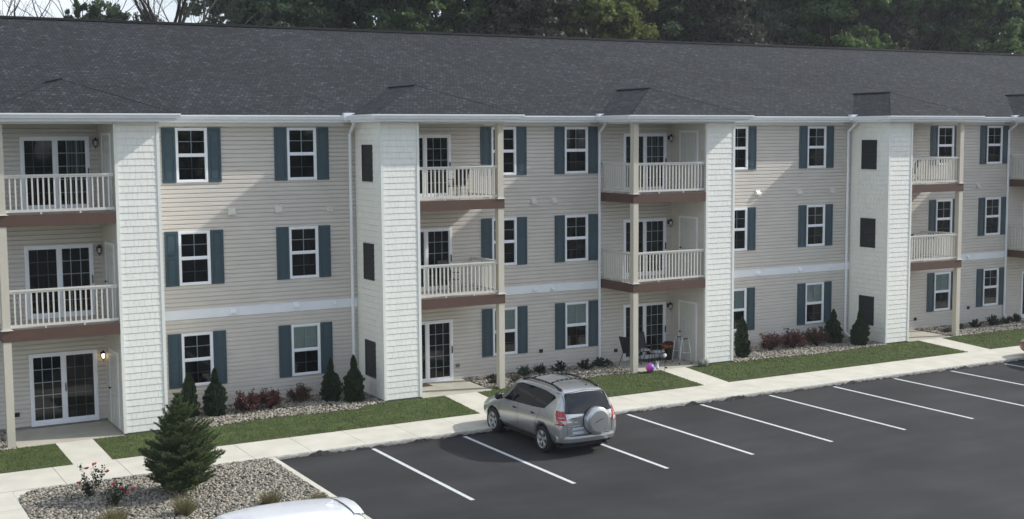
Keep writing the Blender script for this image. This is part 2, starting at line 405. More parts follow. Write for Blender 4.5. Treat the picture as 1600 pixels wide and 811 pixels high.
# ---- stones
ico = bmesh.new(); bmesh.ops.create_icosphere(ico, subdivisions=1, radius=1); IV = np.array([v.co[:] for v in ico.verts]); IF = np.array([[v.index for v in f.verts] for f in ico.faces]); ico.free()
def stones(name, P, rmin, rmax, label):
    n = len(P); r = rng.uniform(rmin, rmax, (n, 1, 3)); r[:, :, 2] *= .62
    V = IV[None]*(1+rng.uniform(-.22, .22, (n, 12, 1)))*r
    t = rng.uniform(0, 2*math.pi, n); c, s = np.cos(t), np.sin(t); til = rng.normal(0, .5, n)
    x = V[:,:,0]*c[:,None]-V[:,:,1]*s[:,None]; y = V[:,:,0]*s[:,None]+V[:,:,1]*c[:,None]; z = V[:,:,2]
    y2 = y*np.cos(til)[:,None]-z*np.sin(til)[:,None]; z2 = y*np.sin(til)[:,None]+z*np.cos(til)[:,None]
    V = np.stack([x, y2, z2], 2) + P[:, None, :]
    F = IF[None] + (np.arange(n)*12)[:, None, None]
    o = link(name, np_mesh(name, V.reshape(-1, 3), F.reshape(-1, 3), M['stone'])); tag(o, label, 'gravel', kind='stuff'); return o
def inside(pts, X, Y):
    c = np.zeros(len(X), bool); n = len(pts); j = n-1
    for i in range(n):
        xi, yi = pts[i]; xj, yj = pts[j]
        c ^= ((yi > Y) != (yj > Y)) & (X < (xj-xi)*(Y-yi)/(yj-yi+1e-12)+xi); j = i
    return c
n = 21000; X = rng.uniform(-1.47, 4.64, n); Y = rng.uniform(-13.9, -6.33, n); k = inside(ISL, X, Y) & (rng.uniform(size=n) < np.where(Y < -11.8, .5, 1)); X, Y = X[k], Y[k]
stones('gravel', np.stack([X, Y, .095+rng.uniform(0, .03, len(X))], 1), .024, .052, 'mixed grey and tan gravel filling the island bed around the spruce')
Ps = []
for i, (a, b, _) in enumerate(BEDS[:5]):
    a = max(a, -3); n = int((b-a)*2.3*290); X = rng.uniform(a+.02, b-.02, n); Y = rng.uniform(-2.45, -.03, n)
    k = Y > np.array([bedfront(x, i) for x in X])+.0; X, Y = X[k], Y[k]
    Ps.append(np.stack([X, Y, np.array([zg(x, y) for x, y in zip(X, Y)])+.02+rng.uniform(0, .025, len(X))], 1))
stones('river_stones', np.concatenate(Ps), .028, .062, 'pale river stones in the beds along the foot of the building')

# ------------------------------------------------------------------ building
B = empty('apartment_building', (20, 0, 0), 'long three storey apartment building with tan siding, blue shutters and grey shingle roof', 'building')
WX0, WX1 = -14.0, 60.0
ZW0, ZW1 = .27, 8.72
DOORZ = [.25+3*k for k in range(3)]
WINX = [-4.6, 4.2, 7.568, 14.58, 17.41, 24.43, 28.269, 35.25, 38.158, 45.5, 49.0]
WW = .924
UNITS = [dict(t=(2.04, 3.22), b=(-.98, 2.04), L=True, door=-.05), dict(t=(9.77, 11.0), b=(11.0, 13.95), L=False, door=11.25),
         dict(t=(21.9, 23.12), b=(18.85, 21.9), L=True, door=19.82), dict(t=(30.52, 31.72), b=(31.72, 34.55), L=False, door=31.9),
         dict(t=(42.65, 43.87), b=(39.62, 42.65), L=True, door=40.55)]
DW = 1.83
holes = []
for x in WINX:
    for k in range(3): holes.append((x+.03, x+WW-.03, .965+3*k, 2.475+3*k))
for u in UNITS:
    for k in range(3): holes.append((u['door']+.03, u['door']+DW-.03, DOORZ[k]-.02, DOORZ[k]+2.0))
def siding(x0, x1, z0, z1, holes, exp=.127, proud=.019):
    mb = MB(); z = z0
    while z < z1-1e-6:
        za, zb = z, min(z+exp, z1); z += exp
        cz = sorted({za, zb} | {h for q in holes for h in (q[2], q[3]) if za < h < zb})
        for a, b in zip(cz[:-1], cz[1:]):
            zm = (a+b)/2; xs = [(x0, x1)]
            for q in holes:
                if q[2] < zm < q[3]:
                    new = []
                    for (s, e) in xs:
                        if q[1] <= s or q[0] >= e: new.append((s, e)); continue
                        if q[0] > s: new.append((s, q[0]))
                        if q[1] < e: new.append((q[1], e))
                    xs = new
            def py(z_):
                t_ = (z_-za)/exp
                return -proud*(1-.12*t_) if t_ < .70 else (-proud*(.916-(t_-.70)/.12*.85) if t_ < .82 else (-proud*.066 if t_ < .87 else .016))
            lv = [a]+[za+q_*exp for q_ in (.7, .819, .82, .869, .87) if a < za+q_*exp < b]+[b]
            for (s, e) in xs:
                for p_, q_ in zip(lv[:-1], lv[1:]): mb.quad([(s, py(p_), p_), (e, py(p_), p_), (e, py(q_), q_), (s, py(q_), q_)])
                if a == za: mb.quad([(s, .016, a), (e, .016, a), (e, py(a), a), (s, py(a), a)])
    return mb
obj('wall', siding(WX0, WX1, ZW0, ZW1, holes), M['siding'], B)
g = MB(); g.box(WX0, WX1, .002, .3, -.05, .272); obj('foundation', g, M['foundation'], B)
g = MB()   # end walls and rear wall, thick wall behind the siding is left open at the windows
g.box(WX0, WX0+.25, .01, 16, .27, 8.8); g.box(WX1-.25, WX1, .01, 16, .27, 8.8); g.box(WX0+.25, WX1-.25, 15.8, 16, .27, 8.8); g.box(WX0+.25, WX1-.25, 4.0, 4.1, .27, 8.8)
obj('rear_walls', g, M['siding'], B)
# band between ground and first floor
segs = [(WX0, -1.08), (3.235, 9.765), (14.08, 18.75), (23.135, 30.515), (34.68, 39.5), (43.9, WX1)]
for (a, b) in segs:
    g = MB(); g.box(a, b, -.024, 0, 2.93, 3.2); g.box(a, b, -.034, -.02, 3.18, 3.205); obj('band_board', g, M['trim'], B)

# ---- roof
SL = .388; ZE = 8.875
def roofmesh(polys):
    me = bpy.data.meshes.new('roof'); v = []; f = []
    for p in polys: f.append(tuple(range(len(v), len(v)+len(p)))); v += p
    me.from_pydata(v, [], f); me.materials.append(M['shingles']); uv = me.uv_layers.new(name='UVMap')
    for po in me.polygons:
        n = po.normal; h = Vector((n.x, n.y, 0)).normalized() if (abs(n.x)+abs(n.y)) > 1e-6 else Vector((0, -1, 0)); t = Vector((-h.y, h.x, 0)); s = (h*-n.z + Vector((0, 0, 1))*Vector((n.x, n.y)).length).normalized()
        for li in po.loop_indices:
            c = Vector(me.vertices[me.loops[li].vertex_index].co); uv.data[li].uv = (c.dot(t), c.dot(s))
    me.update(); return me
YE = -.52; YR = 8.0; ZR = ZE + SL*(YR-YE); TH = .06
polys = [[(WX0-.5, YE, ZE), (WX1+.5, YE, ZE), (WX1+.5, YR, ZR), (WX0-.5, YR, ZR)], [(WX1+.5, 2*YR-YE, ZE), (WX0-.5, 2*YR-YE, ZE), (WX0-.5, YR, ZR), (WX1+.5, YR, ZR)],
         [(WX0-.5, YE, ZE), (WX0-.5, YR, ZR), (WX0-.5, 2*YR-YE, ZE)], [(WX1+.5, YE, ZE), (WX1+.5, 2*YR-YE, ZE), (WX1+.5, YR, ZR)]]
roof = link('roof', roofmesh(polys), B)
g = MB(); g.box(WX0-.5, WX1+.5, YR-.14, YR+.14, ZR-.02, ZR+.055); obj('ridge_vent', g, M['metal_dark'], roof)
YF = -2.46
EAVES = [(-1.4, 3.6), (9.41, 14.3), (18.46, 23.44), (30.08, 34.95), (39.2, 44.25)]
for (a, b) in EAVES:
    h = (b-a)/2; Xm = (a+b)/2; za = ZE + h*SL; yb = h+YE
    e = .004
    r_ = link('porch_roof', roofmesh([[(a, YF, ZE+e), (b, YF, ZE+e), (Xm, YF+h, za+e)], [(a, YE, ZE+e), (a, YF, ZE+e), (Xm, YF+h, za+e), (Xm, yb, za+e)], [(b, YF, ZE+e), (b, YE, ZE+e), (Xm, yb, za+e), (Xm, YF+h, za+e)]]), B)
    g = MB(); g.tube((Xm, YF+h-.02, za+.012), (Xm, yb+.05, za+.012), .05, .05, 6); obj('ridge_cap', g, M['metal_dark'], r_)
    g = MB()
    for (ex) in (a, b): g.tube((ex, YF+.0, ZE+.0), (Xm, YF+h, za+.0), .012, .012, 6)
    obj('hip_cap', g, M['shingle_cap'] if 'shingle_cap' in M else M['shingles'], r_)
# ---- gutters, fascia, soffit
def gutter(mb, p, q, nrm):
    """K style gutter from p to q (top back edge), nrm = outward direction"""
    p = Vector(p); q = Vector(q); nrm = Vector(nrm)
    prof = [(0, 0), (0, -.13), (.075, -.13), (.09, -.085), (.125, -.035), (.125, 0), (.11, 0), (.11, -.02)]
    i = len(mb.v); n = len(prof)
    for c in (p, q):
        for (a, z) in prof: mb.v.append(tuple(c + nrm*a + Vector((0, 0, z))))
    for k in range(n-1): mb.f.append((i+k, i+k+1, i+n+k+1, i+n+k)); mb.mi.append(0)
    mb.f.append(tuple(i+k for k in range(n))); mb.f.append(tuple(i+n+k for k in reversed(range(n)))); mb.mi += [0, 0]
GZ = ZE-.004
mains = [(WX0-.5, -1.402), (3.602, 9.408), (14.302, 18.458), (23.442, 30.078), (34.952, 39.198), (44.252, WX1+.5)]
for (a, b) in mains:
    g = MB(); gutter(g, (a, YE+.045, GZ), (b, YE+.045, GZ), (0, -1, 0)); obj('gutter', g, M['trim'], B)
    g = MB(); g.box(a, b, YE+.046, -.016, 8.66, 8.69); g.box(a, b, YE+.046, YE+.066, 8.69, 8.85); obj('soffit', g, M['trim'], B)
    g = MB(); g.box(a, b, -.03, -.0155, 8.56, 8.659); obj('frieze', g, M['cream_trim'], B)
for u, (a, b) in zip(UNITS, EAVES):
    g = MB(); gutter(g, (a-.10, YF+.045, GZ), (b+.10, YF+.045, GZ), (0, -1, 0)); gutter(g, (a, YF, GZ), (a, YE-.09, GZ), (-1, 0, 0)); gutter(g, (b, YF, GZ), (b, YE-.09, GZ), (1, 0, 0))
    obj('gutter', g, M['trim'], B)
    g = MB(); g.box(a, b, YF+.05, -.017, 8.66, 8.692); g.box(a-.0, a+.02, YF+.05, YE, 8.695, 8.85); g.box(b-.02, b, YF+.05, YE, 8.695, 8.85); g.box(a+.02, b-.02, YF+.05, YF+.07, 8.695, 8.85)
    obj('soffit', g, M['trim'], B)
# ---- downspouts
for (X, low) in ((9.585, True), (18.79, True), (30.31, True), (39.45, True)):
    g = MB()
    g.box(X-.40, X-.06, YE-.115, YE+.06, 8.72, 8.945)      # outlet box above the gutter
    pts = [(X-.10, YE-.02, 8.75), (X-.06, YE-.02, 8.60), (X, -.07, 8.32), (X, -.07, .50), (X+.02, -.12, .42), (X+.04, -.42, .30)]
    for p, q in zip(pts[:-1], pts[1:]): g.tube(p, q, .048, .048, 6)
    obj('downspout', g, M['trim'], B)

# ---- shakes
def shakes(face, a, b, z0, z1, seed, holes=()):
    """face 'front': X from a..b at Y=-2 ; 'left'/'right': at X, Y from a..b"""
    rr = random.Random(seed); mb = MB(); e = .182; z = z0; kind, pos = face
    def P(s, out, zz):
        if kind == 'front': return (s, pos-out, zz)
        if kind == 'left': return (pos-out, s, zz)
        return (pos+out, s, zz)
    def add(pts): mb.quad(pts if kind != 'left' else pts[::-1])
    while z < z1-1e-6:
        zt = min(z+e, z1); s = a
        while s < b-1e-6:
            wd = rr.choice((.12, .16, .2, .14, .24)); t = min(s+wd, b)
            if b-t < .07: t = b
            dz = rr.uniform(0, .003); o1 = .022+rr.uniform(-.0008, .0008); gp = .0016
            cut = [(s+gp, t-gp, z-dz, zt)]
            for (ha, hb, hz0, hz1) in holes:
                nc = []
                for (p, q, c, d) in cut:
                    if q <= ha or p >= hb or d <= hz0 or c >= hz1: nc.append((p, q, c, d)); continue
                    if p < ha: nc.append((p, ha, c, d))
                    if q > hb: nc.append((hb, q, c, d))
                    pm, qm = max(p, ha), min(q, hb)
                    if c < hz0: nc.append((pm, qm, c, hz0))
                    if d > hz1: nc.append((pm, qm, hz1, d))
                cut = nc
            for (p, q, c, d) in cut:
                oc = o1*(1-(c-z)/e*.5); od = o1*(1-min(1, (d-z)/e)*.5)
                dd = max(c, min(d, z+e-.009)) if d > z+e-.009 else d
                add([P(p, oc, c), P(q, oc, c), P(q, od, dd), P(p, od, dd)])
                if dd < d: add([P(p, od, dd), P(q, od, dd), P(q, -.004, dd), P(p, -.004, dd)]); add([P(p, -.004, dd), P(q, -.004, dd), P(q, -.004, d), P(p, -.004, d)])
                add([P(p, 0, c), P(q, 0, c), P(q, oc, c), P(p, oc, c)])
                add([P(p, 0, c), P(p, oc, c), P(p, od, d), P(p, 0, d)]); add([P(q, oc, c), P(q, 0, c), P(q, 0, d), P(q, od, d)])
            s = t
        z = zt
    return mb
M['behind'] = mat('shake_gap', (.75, .76, .70), .8)
for ui, u in enumerate(UNITS):
    a, b = u['t']; z0 = zg((a+b)/2, -2)+.07
    obj('wall', shakes(('front', -1.985), a+.07, b-.07, z0, 8.66, ui), M['shake'], B)
    if u['L']:
        # left face looks onto the balcony: plain siding; right face shakes
        g = siding(0, 1, 0, 1, []); 
        g = MB(); z = z0
        while z < 8.66:
            zt = min(z+.127, 8.66); g.quad([(a-.012, -1.93, z), (a-.012, -.012, z), (a, -.012, zt), (a, -1.93, zt)][::-1]); g.quad([(a, -1.93, z), (a, -.012, z), (a-.012, -.012, z), (a-.012, -1.93, z)]); z = zt
        obj('wall', g, M['siding'], B)
        obj('wall', shakes(('right', b-.015), -1.93, -.02, z0, 8.66, ui+20), M['shake'], B)
    else:
        hz = [(-1.38, -.60, .86+3*k, 1.98+3*k) for k in range(3)]
        obj('wall', shakes(('left', a+.015), -1.93, -.02, z0, 8.66, ui+20, hz), M['shake'], B)
        g = MB(); z = z0
        while z < 8.66:
            zt = min(z+.127, 8.66); g.quad([(b+.012, -1.93, z), (b+.012, -.012, z), (b, -.012, zt), (b, -1.93, zt)]); z = zt
        obj('wall', g, M['siding'], B)
        for k in range(3):
            g = MB(); zz = .86+3*k; X = a+.015
            g.box(X-.022, X+.02, -1.38, -.60, zz, zz+1.12)
            for j in range(22):
                q = zz+.03+j*.05; g.quad([(X-.040, -1.36, q), (X-.040, -.62, q), (X-.022, -.62, q+.04), (X-.022, -1.36, q+.04)][::-1])
            g.box(X-.044, X-.02, -1.38, -1.35, zz, zz+1.12); g.box(X-.044, X-.02, -.63, -.60, zz, zz+1.12); g.box(X-.044, X-.02, -1.35, -.63, zz+.54, zz+.575)
            g.box(X-.044, X-.02, -1.35, -.63, zz+1.09, zz+1.12); g.box(X-.044, X-.02, -1.35, -.63, zz, zz+.03)
            obj('vent_grille', g, M['grille'], B)
    # backing core, corner boards, footing
    g = MB(); g.box(a+.02, b-.02, -1.975, -.02, z0-.01, 8.655); obj('core', g, M['behind'], B)
    for (s, e) in ((a-.018, a+.07), (b-.07, b+.018)):
        g = MB(); g.box(s, e, -2.02, -1.925, z0-.01, 8.655); obj('corner_board', g, M['cream_trim'], B)
    g = MB(); g.box(a+.015, b-.015, -1.98, -.01, -.05, z0-.012); obj('footing', g, M['foundation'], B)

# ---- windows
def window_meshes():
    f = MB(); W_, H_ = WW, 1.575; t = .058
    for (x0, x1, z0, z1) in ((0, t, 0, H_), (W_-t, W_, 0, H_), (t, W_-t, 0, t), (t, W_-t, H_-t, H_)): f.box(x0, x1, -.052, .03, z0, z1)
    f.box(t, W_-t, -.036, .02, H_/2-.028, H_/2+.028)
    s = .022
    for (z0, z1) in ((t, H_/2-.028), (H_/2+.028, H_-t)):
        for (x0, x1) in ((t, t+s), (W_-t-s, W_-t)): f.box(x0, x1, -.026, .015, z0, z1)
        f.box(t+s, W_-t-s, -.026, .015, z0, z0+s); f.box(t+s, W_-t-s, -.026, .015, z1-s, z1)
    up = MB(); lo = MB(); zm = H_*.75+.0; up.box(W_/2-.013, W_/2+.013, -.010, .004, H_/2+.03, H_-t); up.box(t, W_/2-.011, -.010, .004, zm-.011, zm+.011); up.box(W_/2+.011, W_-t, -.010, .004, zm-.011, zm+.011)
    zm = H_*.25; lo.box(W_/2-.011, W_/2+.011, -.006, .004, t, H_/2-.03); lo.box(t, W_/2-.011, -.006, .004, zm-.011, zm+.011); lo.box(W_/2+.011, W_-t, -.006, .004, zm-.011, zm+.011)
    p = MB(); p.quad([(t, -.016, t), (W_-t, -.016, t), (W_-t, -.016, H_-t), (t, -.016, H_-t)])
    r = MB(); x0, x1, y0, y1, z0, z1 = -.3, W_+.3, .03, 1.6, -.4, H_+.15
    r.quad([(x0,y1,z0),(x1,y1,z0),(x1,y1,z1),(x0,y1,z1)]); r.quad([(x0,y0,z0),(x0,y1,z0),(x0,y1,z1),(x0,y0,z1)]); r.quad([(x1,y0,z0),(x1,y1,z0),(x1,y1,z1),(x1,y0,z1)])
    r.quad([(x0,y0,z0),(x1,y0,z0),(x1,y1,z0),(x0,y1,z0)]); r.quad([(x0,y0,z1),(x1,y0,z1),(x1,y1,z1),(x0,y1,z1)])
    bl = MB()
    for k in range(24):
        z = H_/2-.02 + k*.033; bl.quad([(t-.02, .045, z), (W_-t+.02, .045, z), (W_-t+.02, .034, z+.03), (t-.02, .034, z+.03)])
    return (f.mesh('window', M['trim']), up.mesh('muntins', M['trim']), lo.mesh('muntins', M['screen_bar']), p.mesh('pane', M['glass']), r.mesh('room', M['interior']), bl.mesh('blind', M['blind']))
WM = window_meshes()
def shutter_mesh():
    s = MB(); w_, h = .385, 1.60
    s.box(0, w_, -.030, -.014, 0, h)
    for (x0, x1, z0, z1) in ((0, .055, 0, h), (w_-.055, w_, 0, h), (.055, w_-.055, 0, .075), (.055, w_-.055, h-.075, h), (.055, w_-.055, .78, .86)): s.box(x0, x1, -.046, -.028, z0, z1)
    for (z0, z1) in ((.12, .735), (.905, h-.12)): s.box(.095, w_-.095, -.041, -.028, z0, z1)
    return s.mesh('shutter', M['shutter'])
SH = shutter_mesh()
BL = {(7.568,0), (14.58,0), (17.41,0), (28.269,0), (35.25,0), (24.43,0)}
for x in WINX:
    for k in range(3):
        z = .932+3*k
        o = link('window', WM[0], B, (x, 0, z))
        for nm, me in (('muntins', WM[1]), ('muntins', WM[2]), ('pane', WM[3]), ('room', WM[4])): lobj(nm, me, o)
        if (x, k) in BL: lobj('blind', WM[5], o)
        link('shutter', SH, B, (x-.02-.385, 0, z-.012)); link('shutter', SH, B, (x+WW+.02, 0, z-.012))
# ---- sliding doors
def slider(X, z, curtain=None, flip=False):
    f = MB(); H_ = 2.03; t = .075
    for (x0, x1, z0, z1) in ((0, t, 0, H_), (DW-t, DW, 0, H_), (t, DW-t, 0, .10), (t, DW-t, H_-t, H_)): f.box(x0, x1, -.055, .03, z0, z1)
    mid = DW/2
    f.box(mid-.04, mid+.04, -.045, .02, .10, H_-t)
    o = obj('sliding_door', f, M['trim'], B, (X, 0, z))
    for (x0, x1, br) in ((t, mid-.04, flip), (mid+.04, DW-t, not flip)):
        s = MB()
        e = .035
        for (a, b, c, d) in ((x0, x0+e, .10, H_-t), (x1-e, x1, .10, H_-t), (x0+e, x1-e, .10, .10+e*1.5), (x0+e, x1-e, H_-t-e, H_-t)): s.box(a, b, -.030, .012, c, d)
        lobj('sash', (s, M['trim']), o)
        mu = MB(); n = 5; ww = x1-x0
        for j in (1, 2): mu.box(x0+ww*j/3-.010, x0+ww*j/3+.010, -.012, -.002, .12, H_-t-.02)
        for j in range(1, n): zz = .12+(H_-t-.14)*j/n; mu.box(x0+.03, x1-.03, -.0115, -.0025, zz-.010, zz+.010)
        lobj('muntins', (mu, M['trim'] if br else M['screen_bar']), o)
        p = MB(); p.quad([(x0, -.018, .11), (x1, -.018, .11), (x1, -.018, H_-t), (x0, -.018, H_-t)]); lobj('pane', (p, M['glass']), o)
    h = MB(); hx = DW-t-.0 if not flip else mid; h.box(hx+.02, hx+.045, -.095, -.055, .92, 1.14); h.box(hx+.025, hx+.04, -.06, -.05, .9, 1.16); lobj('handle', (h, M['metal_dark']), o)
    r = MB(); x0, x1, y0, y1, z0, z1 = -.4, DW+.4, .03, 2.6, -.02, H_+.25
    for q in ([(x0,y1,z0),(x1,y1,z0),(x1,y1,z1),(x0,y1,z1)], [(x0,y0,z0),(x0,y1,z0),(x0,y1,z1),(x0,y0,z1)], [(x1,y0,z0),(x1,y1,z0),(x1,y1,z1),(x1,y0,z1)], [(x0,y0,z0),(x1,y0,z0),(x1,y1,z0),(x0,y1,z0)], [(x0,y0,z1),(x1,y0,z1),(x1,y1,z1),(x0,y1,z1)]): r.quad(q)
    lobj('room', (r, M['interior']), o)
    if curtain:
        c = MB(); a, b = curtain; n = int((b-a)/.09)
        for j in range(n):
            x = a+j*.09; c.quad([(x, .06, .1), (x+.075, .10, .1), (x+.075, .10, 1.97), (x, .06, 1.97)])
        lobj('curtain', (c, M['curtain']), o)
for u in UNITS:
    for k in range(3):
        cu = None
        if k == 2 and u['t'][0] == 2.04: cu = (1.25, 1.75)
        if k == 2 and u['t'][0] == 21.9: cu = (.95, 1.75)
        if k == 1 and u['t'][0] == 9.77: cu = (.2, .95)
        slider(u['door'], DOORZ[k], cu, flip=(u['L'] and k == 0 and u['t'][0] < 3))
# ---- storage doors on the inner tower faces
for u in UNITS:
    if not u['L']: continue
    X = u['t'][0]
    for k in range(3):
        z = DOORZ[k]-.0; g = MB(); y0, y1 = -1.48, -.56; H_ = 2.05
        g.box(X-.03, X+.01, y0-.07, y0, z, z+H_+.07); g.box(X-.03, X+.01, y1, y1+.07, z, z+H_+.07); g.box(X-.03, X+.01, y0, y1, z+H_, z+H_+.07)
        fr = obj('storage_door', g, M['trim'], B)
        g = MB(); g.box(X-.02, X+.01, y0+.002, y1-.002, z+.01, z+H_-.002); 
        for (a, b) in ((.12, .40), (.52, .80)):
            for (c, d) in ((.15, .85), (.98, 1.55), (1.68, 1.92)):
                g.box(X-.030, X-.018, y0+a+.03, y0+b-.03, z+c+.03, z+d-.03)
                for (p, q, r, s) in ((a, a+.02, c, d), (b-.02, b, c, d), (a+.02, b-.02, c, c+.02), (a+.02, b-.02, d-.02, d)): g.box(X-.027, X-.018, y0+p, y0+q, z+r, z+s)
        obj('door_leaf', g, M['door'], fr)
        g = MB(); g.lathe((X-.02, y1-.08, z+1.0), [(.012, 0), (.012, -.03), (.03, -.045), (.032, -.065), (.015, -.078)], 12, axis='x'); obj('knob', g, M['metal_dark'], fr, smooth=True)
# ---- wall lamps
def lamp(X, z, lit):
    g = MB(); g.box(X-.05, X+.05, -.045, -.014, z-.07, z+.07); g.path([(X, -.04, z+.02), (X, -.11, z+.10), (X, -.16, z+.06)], .012, 6)
    g.lathe((X, -.16, z-.14), [(.02, 0), (.045, .02), (.05, .03)], 10); g.lathe((X, -.16, z+.04), [(.075, 0), (.03, .06), (.01, .09)], 10)
    g.path([(X, -.16, z-.14), (X, -.16, z-.2)], .008, 6)
    for k in range(6):
        t = k*math.pi/3; g.tube((X+.048*math.cos(t), -.16+.048*math.sin(t), z-.11), (X+.066*math.cos(t), -.16+.066*math.sin(t), z+.04), .005, .005, 4)
    o = obj('wall_lamp', g, M['metal_dark'], B)
    b = MB(); b.lathe((X, -.16, z-.10), [(.02, 0), (.038, .04), (.045, .10), (.03, .135)], 12); obj('bulb', b, M['lamp_lit'] if lit else M['blind'], o, smooth=True)
ml = bpy.data.materials.new('lamp_lit'); ml.use_nodes = True; pb = ml.node_tree.nodes['Principled BSDF']; pb.inputs['Emission Color'].default_value = (1, .72, .35, 1); pb.inputs['Emission Strength'].default_value = 4; M['lamp_lit'] = ml
for (X, k, lit) in ((1.93, 0, True), (1.93, 1, False), (1.93, 2, False), (21.77, 0, False), (21.77, 1, False), (21.77, 2, False), (42.5, 0, False), (42.5, 1, False), (42.5, 2, False), (11.12, 0, False), (11.12, 1, False), (11.12, 2, False)):
    lamp(X, 2.12+3*k, lit)
# ---- balconies
def balcony(x0, x1, k, post_left):
    z = .27+3*k; zt = z-.0; yb, yf = -.016, -2.0
    xo = x0-.02 if post_left else x0+.02; xe = x1-.02 if post_left else x1+.02
    a, b = (x0-.0, x1-.02) if post_left else (x0+.02, x1)
    d = MB(); d.box(a+.045, b-.045, yf+.045, yb, z-.09, z-.03); d.box(a+.045, b-.045, yf+.045, yb, z-.30, z-.285)
    o = obj('balcony', d, M['post'], B)
    g = MB(); g.box(a, b, yf-.02, yf+.04, z-.315, z-.012)
    if post_left: g.box(a, a+.044, yf+.042, yb, z-.314, z-.013)
    else: g.box(b-.044, b, yf+.042, yb, z-.314, z-.013)
    obj('beam', g, M['beam'], o)
    def rail(p, q):
        r = MB(); p = Vector(p); q = Vector(q); d_ = (q-p); n_ = d_.length; d_.normalize(); ax = abs(d_.x) > .5
        def bx(s0, s1, w_, za, zb):
            u0, u1 = p+d_*s0, p+d_*s1
            if ax: r.box(min(u0.x,u1.x), max(u0.x,u1.x), p.y-w_, p.y+w_, za, zb)
            else: r.box(p.x-w_, p.x+w_, min(u0.y,u1.y), max(u0.y,u1.y), za, zb)
        bx(0, n_, .042, z+.985, z+1.025); bx(.01, n_-.01, .025, z+.935, z+.984); bx(0, n_, .025, z+.045, z+.115)
        m_ = int(n_/.132)
        for j in range(1, m_): s = n_*j/m_; bx(s-.019, s+.019, .019, z+.116, z+.934)
        for fr in (.32, .68): bx(n_*fr-.022, n_*fr+.022, .022, z-.03, z+.044)
        return r
    yr = -1.93
    if post_left:
        obj('railing', rail((x0+.21, yr, 0), (x1-.04, yr, 0)), M['rail'], o); obj('railing', rail((x0+.10, yr+.12, 0), (x0+.10, -.03, 0)), M['rail'], o)
    else:
        obj('railing', rail((x0+.04, yr, 0), (x1-.21, yr, 0)), M['rail'], o); obj('railing', rail((x1-.10, yr+.12, 0), (x1-.10, -.03, 0)), M['rail'], o)
for u in UNITS:
    x0, x1 = u['b']
    for k in (1, 2): balcony(x0, x1, k, u['L'])
    px = x0+.02 if u['L'] else x1-.22
    for k in range(3):
        z0 = zg(px, -2)-.02 if k == 0 else .262+3*k; z1 = 2.952+3*k if k < 2 else 8.60
        g = MB(); g.box(px, px+.2, -2.005, -1.805, z0+.0, z1)
        g.box(px-.015, px+.215, -2.02, -1.79, z0+.001, z0+.04) 
        obj('post', g, M['post'], B)
        if k: 
            g = MB(); g.box(px-.05, px+.25, -2.055, -1.77, z0-.006, z0+.0005); obj('post_base', g, M['trim'], B)
    g = MB(); a, b = (x0-.02, x1-.03) if u['L'] else (x0+.03, x1+.02)
    g.box(a, b, -2.03, -1.78, 8.603, 8.658)
    if u['L']: g.box(a, a+.2, -1.779, -.02, 8.603, 8.658)
    else: g.box(b-.2, b, -1.779, -.02, 8.603, 8.658)
    obj('header_beam', g, M['cream_trim'], B)
# ---- dryer vents, taps, sockets
def hood(X, z, w_=.17):
    g = MB(); g.quad([(X, -.012, z+w_), (X+w_, -.012, z+w_), (X+w_, -.13, z+.05), (X, -.13, z+.05)][::-1]); g.quad([(X, -.13, z+.05), (X+w_, -.13, z+.05), (X+w_, -.13, z), (X, -.13, z)][::-1])
    g.quad([(X, -.012, z+w_), (X, -.13, z+.05), (X, -.13, z), (X, -.012, z)][::-1]); g.quad([(X+w_, -.012, z+w_), (X+w_, -.13, z+.05), (X+w_, -.13, z), (X+w_, -.012, z)])
    g.box(X-.02, X+w_+.02, -.028, -.012, z-.02, z+w_+.02); return g
for (X, z) in ((5.72, 5.95), (7.16, 5.97), (8.84, 5.95), (16.08, 5.95), (16.88, 5.95), (25.76, 5.97), (27.79, 5.95), (29.48, 5.95), (37.58, 5.94)):
    obj('vent_hood', hood(X, z, .19 if X != 8.84 else .13), M['rail'], B)
for (X, z) in ((5.70, 3.0), (7.67, 3.05), (8.95, 3.07), (16.13, 3.0), (16.83, 3.0), (25.85, 3.0), (27.9, 3.0), (29.5, 3.05), (37.13, 3.0)):
    obj('vent_hood', hood(X, z, .15 if X not in (8.95, 29.5) else .11), M['trim'], B)
for (X, z) in ((-.42, .63), (13.26, .73), (16.44, .93), (34.2, .68), (37.29, .93), (19.5, .68)):
    g = MB(); g.box(X-.07, X+.07, -.035, -.012, z-.06, z+.06); g.tube((X-.03, -.03, z), (X-.03, -.09, z-.01), .016, .016, 8); g.tube((X-.03, -.085, z+.03), (X-.03, -.085, z-.04), .01, .01, 6); g.box(X+.01, X+.055, -.06, -.034, z-.045, z+.045)
    obj('outdoor_tap', g, M['metal_dark'] if X != 13.26 else M['curtain'], B)
for (X, z) in ((25.2, 2.82), (30.0, .62), (14.9, .55)):
    g = MB(); g.box(X-.05, X+.05, -.05, -.012, z-.03, z+.03); obj('wall_outlet', g, M['post'], B)
